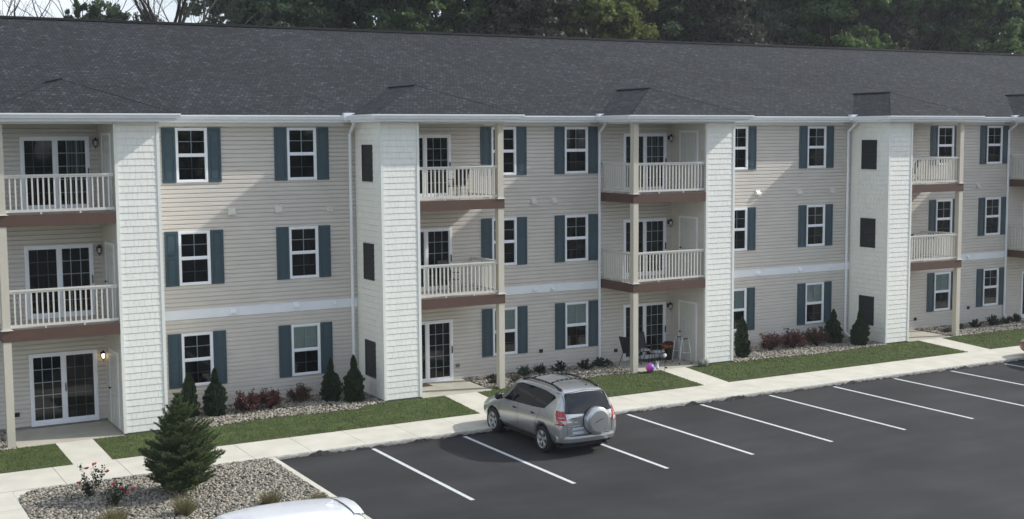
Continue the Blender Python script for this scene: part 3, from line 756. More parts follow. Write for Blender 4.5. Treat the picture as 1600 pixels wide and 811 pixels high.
# ------------------------------------------------------------------ plants
def tri_blades(P, D, ln, wd):
    """thin blades: base P, direction D (n,3), length, width"""
    n = len(P); s = np.cross(D, rand_unit(n)); s /= np.linalg.norm(s, axis=1, keepdims=True)+1e-9
    ln = np.broadcast_to(ln, n)[:, None]; wd = np.broadcast_to(wd, n)[:, None]
    V = np.stack([P-s*wd*.5, P+s*wd*.5, P+D*ln+s*wd*.15, P+D*ln-s*wd*.15], 1)
    return V.reshape(-1, 3), np.arange(n*4).reshape(n, 4)
def arbor_mesh(seed, top):
    r = np.random.default_rng(seed); n = 6500; h = r.uniform(0, 1, n)**1.15; th = r.uniform(0, 2*np.pi, n)
    def prof(h):
        p = np.interp(h, [0, .08, .25, .5, .64, .73, .8, .9, 1], [.18, .29, .34, .31, .20, .085, .10, .075, .01]) if top else np.interp(h, [0, .08, .3, .6, .8, .93, 1], [.16, .24, .28, .22, .15, .07, .01])
        return p
    lump = 1 + .15*np.sin(th*3+h*9+seed) + .12*np.sin(th*7-h*17) + .10*np.sin(h*31+th*2) + .07*np.sin(h*53-th*5)
    rad = prof(h)*lump*r.uniform(.72, 1.08, n)
    C = np.stack([np.cos(th)*rad, np.sin(th)*rad, h*1.35], 1)
    d = np.stack([np.cos(th)*.45, np.sin(th)*.45, np.full(n, 1.0)], 1) + r.normal(0, .35, (n, 3)); d /= np.linalg.norm(d, axis=1, keepdims=True)
    V, F = leaves(C, .085, 1.0, dirs=d); return np_mesh('foliage', V, F, M['arb'])
AM = [arbor_mesh(1, True), arbor_mesh(2, False), arbor_mesh(5, True)]
g = MB(); g.tube((0,0,-.08), (0,0,1.1), .035, .01, 7); STEM = g.mesh('stem', M['bark'])
def arbor(X, Y, h, v, sx, rz, label):
    e = empty('arborvitae', (X, Y, zg(X, Y)+.01), label, 'shrub', 'arborvitae shrubs along the building', rz)
    e.scale = (sx*.84, sx*.84, h/1.35); lobj('foliage', AM[v], e); lobj('stem', STEM, e)
arbor(4.12, -.95, 1.32, 1, .95, .3, 'narrow dark green arborvitae just right of the first white tower, behind the spruce')
arbor(4.85, -1.05, 1.38, 0, 1.0, 1.3, 'dark green arborvitae with a pinched tip, beside the left red bushes')
arbor(8.42, -1.05, 1.30, 2, .92, 2.1, 'arborvitae right of the orange-brown bush, left of the one before the grille')
arbor(8.98, -1.50, 1.42, 0, .95, 3.6, 'arborvitae in front of the lower dark grille of the second white tower')
arbor(23.92, -1.55, 1.45, 1, 1.0, 4.2, 'arborvitae against the right side of the third white tower, left of three red bushes')
arbor(28.95, -.85, 1.30, 2, 1.05, 5.0, 'arborvitae between the right-hand red bush and the downspout')
arbor(29.52, -1.68, 1.36, 0, 1.05, .7, 'dark arborvitae in front of the lower grille of the fourth white tower')
def bush_mesh(seed, m):
    r = np.random.default_rng(seed); st = MB(); tips = []
    for k in range(46):
        t = r.uniform(0, 2*np.pi); s = r.uniform(.15, 1)**.6; z = r.uniform(.35, 1.0)
        p = np.array([0, 0, 0.]); e = np.array([math.cos(t)*s*.52, math.sin(t)*s*.52, .72*math.sqrt(max(.05, 1-.55*s*s))*z])
        mid = e*.5+np.array([0, 0, .06]); st.tube(p, mid, .008, .005, 4, caps=False); st.tube(mid, e, .005, .002, 4, caps=False)
        tips.append((mid, e))
    C = []; D = []
    for (a, b) in tips:
        n = 52; u = r.uniform(-.1, 1.12, n)[:, None]; C.append(a+(b-a)*u + r.normal(0, .042, (n, 3))); D.append(np.repeat([(b-a)/np.linalg.norm(b-a)], n, 0)+r.normal(0, .6, (n, 3)))
    C = np.concatenate(C); D = np.concatenate(D); D /= np.linalg.norm(D, axis=1, keepdims=True)
    V, F = leaves(C, .062, 1.2, dirs=D); return np_mesh('foliage', V, F, m), st.mesh('stems', M['bark'])
BM_ = [bush_mesh(3, M['burn']), bush_mesh(4, M['burn']), bush_mesh(9, M['burn2'])]
def bush(X, Y, s, v, rz, label):
    e = empty('burning_bush', (X, Y, zg(X, Y)+.01), label, 'bush', 'red bushes along the building', rz); e.scale = (s*.86, s*.84, s*.95)
    lobj('foliage', BM_[v][0], e); lobj('stems', BM_[v][1], e)
bush(5.80, -1.05, 1.0, 0, 0, 'dark red bush, first after the pair of arborvitae near the first white tower')
bush(6.50, -1.0, .92, 1, 2, 'brownish red bush in the middle of the left trio of bushes')
bush(7.52, -.68, .85, 2, 1, 'orange-brown bush below the right-hand window of the left wall, near the arborvitae')
bush(25.75, -.95, 1.02, 1, 3, 'crimson bush nearest the arborvitae beside the third white tower')
bush(26.85, -.95, 1.12, 0, 4, 'crimson bush in the middle of the right trio of bushes')
bush(28.05, -.9, 1.08, 2, 5, 'orange-red bush under the window beside the fourth white tower')
# low perennials and shrubs
def lowplant(seed, m, n=900, rad=.3, h=.3, size=.05):
    r = np.random.default_rng(seed); C = []; st = MB()
    for k in range(24):
        t = r.uniform(0, 2*np.pi); s = r.uniform(.1, 1)*rad; z = h*r.uniform(.5, 1.15)*(1-.4*s/rad); e = np.array([math.cos(t)*s, math.sin(t)*s, z])
        st.tube((0,0,0), e, .005, .002, 4, caps=False)
        u = r.uniform(.3, 1.1, n//24)[:, None]; C.append(e*u+r.normal(0, .025, (n//24, 3)))
    V, F = leaves(np.concatenate(C), size, 1.3); return np_mesh('foliage', V, F, m), st.mesh('stems', M['bark'])
LPM = [lowplant(21, M['shrubleaf']), lowplant(22, M['leaf_blue'], 1100, .3, .34), lowplant(23, M['dryplant'], 700, .32, .22), lowplant(24, M['shrubleaf'], 1300, .42, .42, .055)]
lows = [(13.95, -1.25, 2, .8, 'small dry brown plant at the foot of the balcony post right of the second tower'), (14.25, -.62, 2, .75, 'small dry brown plant close to the wall near the second patio'),
 (14.75, -1.45, 2, .95, 'low tan and brown plant just right of the balcony post behind the silver car'), (15.45, -.62, 1, 1.0, 'blue-green rounded shrub behind the silver car roof, first of its bed'),
 (16.15, -.52, 0, 1.05, 'dark wispy shrub between the blue-green shrub and the wide dark one'), (16.85, -.62, 3, .85, 'wide dark leafy shrub below the wall tap'),
 (17.75, -.75, 3, .85, 'dark leafy shrub under the shuttered window beside the third patio'), (18.45, -.62, 0, 1.15, 'dark shrub tucked against the foot of the downspout by the third patio'),
 (19.0, -.25, 2, .7, 'small dry plant at the left edge of the third patio'),
 (34.75, -1.2, 2, .8, 'low dry plant just right of the farthest balcony post'), (35.7, -.9, 0, .9, 'thin dark shrub right of the farthest balcony post'), (36.7, -.9, 3, .8, 'dark leafy shrub in the far bed, left of the tallest one'),
 (37.7, -.95, 3, 1.0, 'tallest dark shrub of the far bed, under the window'), (38.6, -.9, 0, 1.0, 'dark shrub by the foot of the far downspout'), (39.35, -.8, 3, .85, 'dark shrub at the right end of the far bed'),
 (-1.6, -1.1, 2, .9, 'small dry plant in the bed left of the first balcony post')]
for i, (X, Y, v, s, lb) in enumerate(lows):
    e = empty('low_shrub', (X, Y, zg(X, Y)+.02), lb, 'plant', 'low plants in the stone beds', i*1.3); e.scale = (s, s, s)
    lobj('foliage', LPM[v][0], e); lobj('stems', LPM[v][1], e)
# roses
def rose(X, Y, h, seed, blooms, label, zz=.1):
    r = np.random.default_rng(seed); e = empty('rose_bush', (X, Y, zz), label, 'rose bush', 'rose bushes in the gravel island')
    st = MB(); C = []
    for k in range(13):
        t = r.uniform(0, 2*np.pi); s = r.uniform(.1, .42); tip = np.array([math.cos(t)*s, math.sin(t)*s, h*r.uniform(.35, 1.0)]); mid = tip*.5+r.normal(0, .03, 3)
        st.tube((0,0,0), mid, .006, .004, 5, caps=False); st.tube(mid, tip, .004, .002, 5, caps=False)
        n = 34; C.append(mid*.6+(tip-mid*.6)*r.uniform(0, 1.05, n)[:, None]+r.normal(0, .03, (n, 3)))
    V, F = leaves(np.concatenate(C), .05, 1.3); lobj('foliage', np_mesh('foliage', V, F, M['shrubleaf']), e); lobj('stems', (st, M['bark']), e)
    for (x, y, z) in blooms:
        b = MB()
        for j in range(9):
            a = j*2.4; rr_ = .012+.0032*j; b.lathe((rr_*math.cos(a), rr_*math.sin(a), .004*(j % 3)), [(.004, -.018), (.020, 0), (.012, .018)], 6)
        lobj('bloom', (b, M['red_flower']), e, (x, y, z)).scale = (1.15, 1.15, 1.15)
rose(.02, -7.62, .78, 31, [(-.28, 0, .36), (.10, .12, .72), (.36, .06, .52), (-.06, .2, .62)], 'rose bush with red blooms at the back of the island, nearest the sidewalk')
rose(.28, -8.75, .60, 32, [(-.02, 0, .52), (.14, -.02, .40), (.25, -.08, .30), (.40, -.02, .36)], 'rose bush with red blooms in front of the other one, left of the spruce')
# ornamental grasses
def tuft(seed, n=520, h=.42, rad=.22):
    r = np.random.default_rng(seed); t = r.uniform(0, 2*np.pi, n); s = r.uniform(0, 1, n)**.7
    P = np.stack([np.cos(t)*s*rad*.45, np.sin(t)*s*rad*.45, np.zeros(n)], 1); D = np.stack([np.cos(t)*s*.75, np.sin(t)*s*.75, np.ones(n)], 1)+r.normal(0, .13, (n, 3)); D /= np.linalg.norm(D, axis=1, keepdims=True)
    V, F = tri_blades(P, D, r.uniform(.5, 1.1, n)*h, .009)
    return np_mesh('grass_tuft', V, F, M['tangrass'])
TM = [tuft(41), tuft(42, 620, .36, .3)]
for (X, Y, v, s, lb) in ((1.45, -10.15, 0, 1.1, 'tan ornamental grass tuft with upright plumes right in front of the spruce'), (3.32, -10.35, 1, .95, 'low tan ornamental grass tuft behind the white car roof'), (-.05, -10.15, 1, 1.15, 'tan ornamental grass tuft at the bottom edge, in front of the roses'), (4.2, -10.9, 1, .8, 'tan ornamental grass tuft beside the island kerb, close to the white car')):
    o = link('ornamental_grass', TM[v], None, (X, Y, .09)); o.scale = (s, s, s); o.rotation_euler.z = X*3; tag(o, lb, 'ornamental grass', 'ornamental grasses in the gravel island')
# spruce
def spruce(X, Y, H, label):
    r = np.random.default_rng(77); e = empty('spruce_tree', (X, Y, .09), label, 'tree'); st = MB(); st.tube((0,0,-.05), (.0,0,H*.97), .05, .008, 8)
    P = []; D = []; LN = []
    def twig(p, q, dens):
        st.tube(p, q, .006, .003, 4, caps=False); v = q-p; ln = np.linalg.norm(v); v = v/ln; n = int(ln*dens)
        u = r.uniform(0, 1.0, n)[:, None]; P.append(p+(q-p)*u); d = rand_unit(n)*.75+v*.75+np.array([0, 0, .22]); D.append(d/np.linalg.norm(d, axis=1, keepdims=True))
    lv = np.linspace(.05, .97, 25)
    for li, hh in enumerate(lv):
        z = hh*H; base = float(np.interp(hh, [0, .1, .25, .45, .65, .8, .92, 1], [.80, .95, .97, .78, .50, .29, .15, .07]))*1.04
        nb = int(8+7*(1-hh)); z += r.normal(0, .015)*H
        for k in range(nb):
            t = 2*np.pi*(k/nb)+li*1.9+r.normal(0, .12); ln = base*r.choice((.62, .8, .95, 1.05, 1.22))*r.uniform(.93, 1.07)
            if math.cos(t-.1) > .3 and hh < .55: ln *= 1.12
            if math.cos(t-.1) < -.2 and hh > .4: ln *= .85
            ris = .60*hh+.26; o_ = np.array([0, 0, z]); dirn = np.array([math.cos(t), math.sin(t), ris+r.normal(0, .06)])
            tip = o_+dirn*ln; mid = o_+dirn*ln*.5+np.array([0, 0, -.035*ln])
            twig(o_+dirn*ln*.12, mid, 330); twig(mid, tip, 480)
            side = np.array([-math.sin(t), math.cos(t), 0])
            m_ = max(2, int(ln/.075))
            for j in range(1, m_+1):
                f = j/(m_+1); c = (o_+(mid-o_)*(f*2) if f < .5 else mid+(tip-mid)*(f*2-1)); sl = ln*.36*(1.1-f)+.04
                for s in (-1, 1):
                    d = side*s*.8+dirn*.65+np.array([0, 0, .12])+r.normal(0, .12, 3); twig(c, c+d*sl, 430)
    # leader
    for k in range(5): a = k*1.256; twig(np.array([0, 0, H*.93]), np.array([math.cos(a)*.06, math.sin(a)*.06, H*1.0]), 600)
    P = np.concatenate(P); D = np.concatenate(D); V, F = tri_blades(P, D, r.uniform(.030, .052, len(P)), .009)
    lobj('needles', np_mesh('needles', V, F, M['spruce']), e); lobj('trunk', (st, M['bark']), e); return e
spruce(1.78, -8.55, 2.32, 'young dark green spruce standing alone in the gravel island').scale = (.73, .73, 1.0)
# ---- trees behind the building
def tree_mesh(seed, m, H=22, rad=6.5, zb=9, nl=44000, ls=.27):
    r = np.random.default_rng(seed); C = []
    nc = 420; per = nl//nc
    # lobes
    lob = []
    for k in range(13):
        t = r.uniform(0, 2*np.pi); u = r.uniform(.15, .95); z = zb+(H-zb)*u; q = rad*.62*math.sqrt(max(.05, 1-(2*u-.9)**2*.8))
        lob.append((math.cos(t)*q*r.uniform(.5, 1), math.sin(t)*q*r.uniform(.5, 1), min(z, H-1.6), rad*r.uniform(.30, .5)))
    lob.append((0, 0, H-rad*.42, rad*.45)); lob.append((r.normal(0, .8), r.normal(0, .8), (zb+H)/2, rad*.6))
    for k in range(nc):
        l_ = lob[r.integers(len(lob))]; d = rand_unit(1)[0]; d[2] = abs(d[2])*.9-.15; rr_ = l_[3]*r.uniform(.72, 1.08)
        c = np.array(l_[:3])+d*rr_; s = r.uniform(.35, .85)
        g_ = r.normal(0, 1, (per, 3)); g_ /= np.linalg.norm(g_, axis=1, keepdims=True)+1e-9; g_ *= (r.uniform(0, 1, per)**.45)[:, None]*s; g_[:, 2] *= .62; C.append(c+g_)
    V, F = leaves(np.concatenate(C), ls, 1.25); fol = np_mesh('crown', V, F, m)
    tk = MB(); tk.tube((0,0,-.5), (.2,0,zb*.8), .38, .26, 9); tk.tube((.2,0,zb*.8), (0,.2,H*.82), .26, .06, 8)
    for l_ in lob: tk.tube((.1, .1, max(zb*.55, l_[2]-rad*.7)), (l_[0]*.9, l_[1]*.9, l_[2]), .13, .04, 6)
    return fol, tk.mesh('trunk', M['bark'])
TRM = {'green': tree_mesh(51, M['leaf_green']), 'yellow': tree_mesh(52, M['leaf_yellow'], 20, 5.6), 'dark': tree_mesh(53, M['leaf_dark'], 23, 6.8), 'blue': tree_mesh(54, M['leaf_blue'], 21.5, 6.2), 'brown': tree_mesh(55, M['leaf_brown'], 21, 6, nl=30000)}
KT = {'green': 'mid green leafy tree', 'yellow': 'yellowish green leafy tree', 'dark': 'dark green dense tree', 'blue': 'bluish green leafy tree', 'brown': 'thin brownish tree with sparse leaves'}
def tree(X, Y, kind, s, rz, where, sz=None):
    f, t = TRM[kind]; e = empty('tree', (X, Y, -.06), KT[kind]+', '+where, 'tree', 'trees behind the building', rz); e.scale = (s, s, sz or s)
    lobj('crown', f, e); lobj('trunk', t, e)
for a in (
 (22.0, 43, 'dark', .80, 1.0, 'lowest one right of the bare tree', .78), (25.5, 44, 'dark', 1.0, 2.2, 'at the left edge of the dense wood'), (31.5, 40, 'green', .98, 3.0, 'second from the left edge of the dense wood'),
 (36.5, 36, 'brown', .9, .5, 'left of the two yellow-green crowns'), (42.0, 36, 'yellow', 1.02, 4.0, 'brightest crown above the second balcony stack'), (37.5, 48, 'dark', 1.15, 5.0, 'filling the gap behind the yellow-green crown'),
 (48.5, 40, 'dark', .98, 1.7, 'right next to the brightest yellow-green crown'), (53.0, 37, 'brown', .92, 2.9, 'near the middle of the roof line'), (47.5, 52, 'green', 1.25, .2, 'tall one in the back row near the middle'),
 (58.5, 40, 'blue', 1.0, 3.3, 'just right of the middle of the roof line'), (64.0, 37, 'green', .98, 5.5, 'above the third balcony stack'), (60, 54, 'dark', 1.3, 2.0, 'tall one in the back row above the third balcony stack'),
 (69.5, 41, 'brown', 1.08, 1.1, 'between the third and fourth balcony stacks'), (75.5, 39, 'dark', 1.05, 4.4, 'left of the light green crown at the right'), (73, 56, 'dark', 1.38, 3.1, 'tall one in the back row right of the middle'),
 (81.0, 39, 'green', 1.02, 2.6, 'light crown above the fourth balcony stack'), (88.0, 43, 'dark', 1.12, .9, 'right of the light crown above the fourth stack'), (87, 60, 'blue', 1.45, 5.8, 'tall one in the back row towards the right'),
 (94.5, 40, 'blue', 1.06, 3.8, 'second from the right edge of the wood'), (101.5, 42, 'green', 1.12, 2.3, 'last one at the right edge of the picture'), (103, 62, 'green', 1.4, 1.3, 'back row at the far right'), (110, 44, 'dark', 1.1, .4, 'beyond the right edge of the picture')):
    tree(*a)
# far wood behind the photographer, mirrored in the panes
n_ = 60000; X_ = rng.uniform(-60, 230, n_); H_ = 11 + 3.5*np.sin(X_*.21) + 2.2*np.sin(X_*.57+1) + 1.2*np.sin(X_*1.3); Z_ = rng.uniform(0, 1, n_)**.8*H_
V, F = leaves(np.stack([X_, -105 + rng.normal(0, 2.5, n_), Z_], 1), .85, 1.2); o = link('far_wood', np_mesh('far_wood', V, F, M['leaf_dark'])); tag(o, 'far wood across the lot, seen only mirrored in the window panes', 'wood', kind='stuff')
# low dark trees at the left, under the bare crowns
for (X, Y, s, rz, wh, sz) in ((4.2, 42, .36, .4, 'low one at the far left corner', .69), (11.2, 43, .40, 1.4, 'low one between the two gaps of white sky at the left', .705), (14.4, 43, .30, 2.7, 'lowest one under the big bare tree', .68)):
    tree(X, Y, 'dark', s, rz, wh, sz)
for (X, s, rz, wh) in ((30, 1.30, .3, 'tall one in the back row at its left end'), (39, 1.32, 1.3, 'tall one in back row, second from left'), (54, 1.32, 3.3, 'tall one in the back row left of the middle'), (67, 1.4, 4.1, 'tall one in the back row at the middle'), (80, 1.42, 5.2, 'back row tree above the fourth balcony stack'), (96, 1.42, .9, 'tall one in the back row near the right edge'), (112, 1.45, 2.2, 'tall one in the back row beyond the right edge')):
    tree(X, 66, 'blue' if int(X) % 2 else 'dark', s*1.1, rz, wh+', furthest away', s)
for (X, rz, wh) in ((28, 2.2, 'behind the left end of the wood'), (45, 4, 'behind the yellow-green crown'), (63, 1, 'above the third balcony stack, low and broad'), (76, 3, 'low and broad, right of the middle'), (90, 5, 'low and broad, towards the right edge'), (105, 1.8, 'low and broad, at the right edge')):
    tree(X, 50, 'green' if X in (28, 76, 105) else 'dark', 1.1, rz, wh, .90)
def bare(X, Y, fork, L_, rad, mains, dep, seed, label, spread=.6):
    r = random.Random(seed); mb = MB(); e = empty('bare_tree', (X, Y, -.06), label, 'tree', 'bare trees behind the building')
    def grow(p, d, ln, rad, dep):
        q = p; n = 4
        for k in range(n):
            d2 = (d+Vector((r.uniform(-1, 1), r.uniform(-1, 1), r.uniform(-.4, .5)))*.20).normalized(); q2 = q+d2*ln/n; r2_ = rad*.90
            mb.tube(q, q2, rad, r2_, 6 if rad > .04 else 4, caps=False); q, d, rad = q2, d2, r2_
            if dep > 0 and k in (1, 2):
                sd = (d+Vector((r.uniform(-1, 1), r.uniform(-1, 1), r.uniform(-.2, .4)))*.8).normalized(); grow(q, sd, ln*.55, rad*.45, dep-1)
        if dep > 0:
            for j in range(2):
                sd = (d+Vector((r.uniform(-1, 1), r.uniform(-1, 1), r.uniform(-.1, .4)))*.5).normalized(); grow(q, sd, ln*.75, rad*.72, dep-1)
    mb.tube((0,0,-.5), (.1, 0, fork), rad*2.6, rad*1.9, 10)
    for k in range(mains):
        a = k*2*math.pi/mains+r.uniform(-.3, .3); grow(Vector((.1, 0, fork-.2)), Vector((math.cos(a)*spread*1.3, math.sin(a)*spread, 1)).normalized(), L_, rad, dep)
    lobj('branches', (mb, M['bark']), e)
bare(13.0, 34, 13.2, 3.0, .12, 7, 4, 5, 'big bare tree whose dark branches stand against the white sky left of the wood', .75)
bare(9.0, 36, 12.5, 2.8, .06, 5, 2, 8, 'bare tree left of the big one, its thin branches over low dark crowns')
bare(5.2, 36, 12.5, 2.8, .07, 5, 2, 13, 'bare thin-branched tree at the left corner of the picture')
bare(17.8, 37, 13.0, 2.6, .06, 5, 2, 17, 'bare tree right of the big one, at the edge of the dense wood')
bare(54.5, 35, 12.0, 3.0, .06, 7, 3, 23, 'bare greyish tree in front of the wood near the middle of the roof line')


# ------------------------------------------------------------------ vehicles
def catmull(mb_v, mb_f, levels):
    me = bpy.data.meshes.new('tmp'); me.from_pydata(mb_v, [], mb_f); me.update(); o = bpy.data.objects.new('tmp', me); COL.objects.link(o)
    md = o.modifiers.new('s', 'SUBSURF'); md.levels = levels; md.render_levels = levels
    dg = bpy.context.evaluated_depsgraph_get(); ev = o.evaluated_get(dg); r = bpy.data.meshes.new_from_object(ev); bpy.data.objects.remove(o); return r
def body_loft(st):
    """st rows: y, zbot, wlow, zlow, wmid, zmid, wbelt, zbelt, wtop, ztop ; nose/tail are capped"""
    v = []; f = []
    for (y, zb, wl, zl, wm, zm, wb, zbelt, wt, zt) in st:
        ring = [(0, zb), (wl*.9, zb), (wl, zl), (wm, zm), (wb, zbelt), (wt, zt-.05*(1 if zt-zbelt > .2 else .35)), (wt*.80, zt), (0, zt+.02)]
        v += [(x, y, z) for x, z in ring] + [(-x, y, z) for x, z in ring[-2:0:-1]]
    n = 14
    for s in range(len(st)-1):
        for k in range(n): f.append((s*n+k, s*n+(k+1)%n, (s+1)*n+(k+1)%n, (s+1)*n+k))
    # quad caps
    for s, fl in ((0, False), (len(st)-1, True)):
        b = s*n
        for k in range(6):
            a = k; c = (n-k) % n; q = [b+a, b+a+1, b+(n-k-1) % n, b+c]
            q = list(dict.fromkeys(q)); f.append(tuple(q) if not fl else tuple(reversed(q)))
        f.append(tuple(x for x in ([b+6, b+7, b+8] if not fl else [b+8, b+7, b+6])))
    return v, f
class Shell:
    def __init__(s, me):
        s.me = me; bm = bmesh.new(); bm.from_mesh(me); bmesh.ops.recalc_face_normals(bm, faces=bm.faces); bm.to_mesh(me); s.bvh = BVHTree.FromBMesh(bm); bm.free()
    def cast(s, o, d):
        h = s.bvh.ray_cast(Vector(o), Vector(d)); return h
    def panel(s, poly, axis, off=.006, cuts=4, thick=0):
        """project a 2-D polygon on the shell. axis '-x','+x' (poly y,z), '-y','+y' (poly x,z), '+z' (poly x,y)"""
        bm = bmesh.new()
        def P(a, b):
            return {'-x': (-3, a, b), '+x': (3, a, b), '-y': (a, -5, b), '+y': (a, 5, b), '+z': (a, b, 4)}[axis]
        d = {'-x': (1,0,0), '+x': (-1,0,0), '-y': (0,1,0), '+y': (0,-1,0), '+z': (0,0,-1)}[axis]
        vs = [bm.verts.new(P(*p)) for p in poly]; bm.faces.new(vs)
        bmesh.ops.triangulate(bm, faces=bm.faces[:])
        for _ in range(cuts):
            es = [e for e in bm.edges if e.calc_length() > .07]
            if not es: break
            bmesh.ops.subdivide_edges(bm, edges=es, cuts=1, use_grid_fill=False); bmesh.ops.triangulate(bm, faces=bm.faces[:])
        dead = []
        for v in bm.verts:
            loc, nr, i, dist = s.cast(v.co, d)
            if loc is None: dead.append(v); continue
            if nr.dot(Vector(d)) > 0: nr = -nr
            v.co = loc+nr*off
        if dead: bmesh.ops.delete(bm, geom=dead, context='VERTS')
        bmesh.ops.recalc_face_normals(bm, faces=bm.faces)
        if bm.faces:
            bm.faces.ensure_lookup_table(); 
            if bm.faces[0].normal.dot(Vector(d)) > 0: bmesh.ops.reverse_faces(bm, faces=bm.faces)
        if thick:
            r = bmesh.ops.extrude_face_region(bm, geom=bm.faces[:]); 
            for v in [q for q in r['geom'] if isinstance(q, bmesh.types.BMVert)]: v.co -= Vector(d)*thick
        me = bpy.data.meshes.new('panel'); bm.to_mesh(me); bm.free()
        me.polygons.foreach_set('use_smooth', [True]*len(me.polygons)); return me
    def strip(s, pts, axis, w=.008, off=.004):
        """thin line panel along 2-D polyline"""
        mb = MB(); d = {'-x': (1,0,0), '+x': (-1,0,0), '-y': (0,1,0), '+z': (0,0,-1), '+y': (0,-1,0)}[axis]
        def P(a, b): return {'-x': (-3, a, b), '+x': (3, a, b), '-y': (a, -5, b), '+y': (a, 5, b), '+z': (a, b, 4)}[axis]
        fine = []
        for p, q in zip(pts[:-1], pts[1:]):
            n = max(1, int(math.dist(p, q)/.05))
            for k in range(n): fine.append((p[0]+(q[0]-p[0])*k/n, p[1]+(q[1]-p[1])*k/n))
        fine.append(pts[-1]); prev = None
        for i, p in enumerate(fine):
            a = fine[max(0, i-1)]; b = fine[min(len(fine)-1, i+1)]; t = (b[0]-a[0], b[1]-a[1]); l = math.hypot(*t) or 1; nrm = (-t[1]/l*w/2, t[0]/l*w/2); cur = []
            for sgn in (-1, 1):
                h = s.cast(P(p[0]+nrm[0]*sgn, p[1]+nrm[1]*sgn), d)
                if h[0] is None: cur = None; break
                n_ = h[1] if h[1].dot(Vector(d)) < 0 else -h[1]; cur.append(h[0]+n_*off)
            if prev and cur: mb.quad([prev[0], prev[1], cur[1], cur[0]])
            prev = cur
        return mb
def mirror_mesh(me, name):
    m2 = me.copy(); m2.name = name; co_ = np.empty(len(m2.vertices)*3, np.float32); m2.vertices.foreach_get('co', co_); co_[0::3] *= -1; m2.vertices.foreach_set('co', co_); m2.flip_normals(); return m2
def setm(me, m):
    me.materials.clear(); me.materials.append(m); return me
def wheel_meshes(r=.345, w=.22, spokes=5):
    t = MB(); t.lathe((0,0,0), [(r*.66, -w/2), (r*.93, -w/2), (r, -w*.36), (r, w*.36), (r*.93, w/2), (r*.66, w/2)], 36, axis='x', caps=False)
    rim = MB(); rim.lathe((0,0,0), [(r*.60, w*.30), (r*.67, w*.45), (r*.69, w*.50), (r*.66, w*.51), (r*.62, w*.42), (r*.60, w*.1)], 36, axis='x', caps=False)
    rim.lathe((0,0,0), [(.03, w*.2), (.065, w*.30), (.065, w*.36), (.03, w*.40)], 16, axis='x')
    for k in range(spokes):
        a = 2*math.pi*k/spokes
        for da in (-.16, .16):
            i = len(rim.v); c, s = math.cos(a), math.sin(a)
            p0 = (w*.33, math.cos(a+da*.6)*.05, math.sin(a+da*.6)*.05); p1 = (w*.40, math.cos(a+da)*r*.63, math.sin(a+da)*r*.63)
            rim.tube(p0, p1, .020, .024, 6)
    back = MB(); back.lathe((0,0,0), [(r*.1, -.02), (r*.64, -.02), (r*.64, 0), (r*.1, 0)], 24, axis='x')
    return t.mesh('tyre', M['tyre'], True), rim.mesh('rim', M['rim'], True), back.mesh('brake_disc', M['blackplastic'], True)
def add_wheel(root, x, y, r, w=.22, left=True, spokes=5, cache={}):
    key = (r, w, spokes)
    if key not in cache: cache[key] = wheel_meshes(r, w, spokes)
    t, rm, bk = cache[key]; o = lobj('wheel', t, root, (x, y, r)); o.rotation_euler = (random.uniform(0, 6), 0, math.pi if left else 0)
    o.rotation_euler = (0, 0, math.pi if left else 0)
    lobj('rim', rm, o).rotation_euler = (.35, 0, 0); lobj('brake_disc', bk, o); return o
def finish_body(v, f, paint, wheels, r_arch, lv=2):
    me = catmull(v, f, lv); sh = Shell(me); me2 = me.copy(); me2.name = 'body'; me2.materials.clear(); me2.materials.append(paint); me2.materials.append(M['blackplastic'])
    me2.polygons.foreach_set('use_smooth', [True]*len(me2.polygons))
    o = bpy.data.objects.new('body', me2); COL.objects.link(o); cut = []
    mb = MB()
    for (x, y, r) in wheels:
        mb.lathe((0, y, r), [(r_arch, x-.30 if x > 0 else x-.5), (r_arch, x+.5 if x > 0 else x+.30)], 40, mi=1, axis='x')
    cm = mb.mesh('cutter', [paint, M['blackplastic']]); c = bpy.data.objects.new('cutter', cm); COL.objects.link(c)
    md = o.modifiers.new('b', 'BOOLEAN'); md.object = c; md.operation = 'DIFFERENCE'; md.solver = 'EXACT'
    dg = bpy.context.evaluated_depsgraph_get(); r = bpy.data.meshes.new_from_object(o.evaluated_get(dg)); bpy.data.objects.remove(o); bpy.data.objects.remove(c); r.name = 'body'
    r.materials.clear(); r.materials.append(paint); r.materials.append(M['blackplastic'])
    return r, sh

def text_mesh(s, size, m, extr=.002):
    c = bpy.data.curves.new('txt', 'FONT'); c.body = s; c.size = size; c.extrude = extr; c.align_x = 'CENTER'; c.align_y = 'CENTER'
    o = bpy.data.objects.new('txt', c); COL.objects.link(o); dg = bpy.context.evaluated_depsgraph_get(); me = bpy.data.meshes.new_from_object(o.evaluated_get(dg)); bpy.data.objects.remove(o); me.materials.clear(); me.materials.append(m); return me

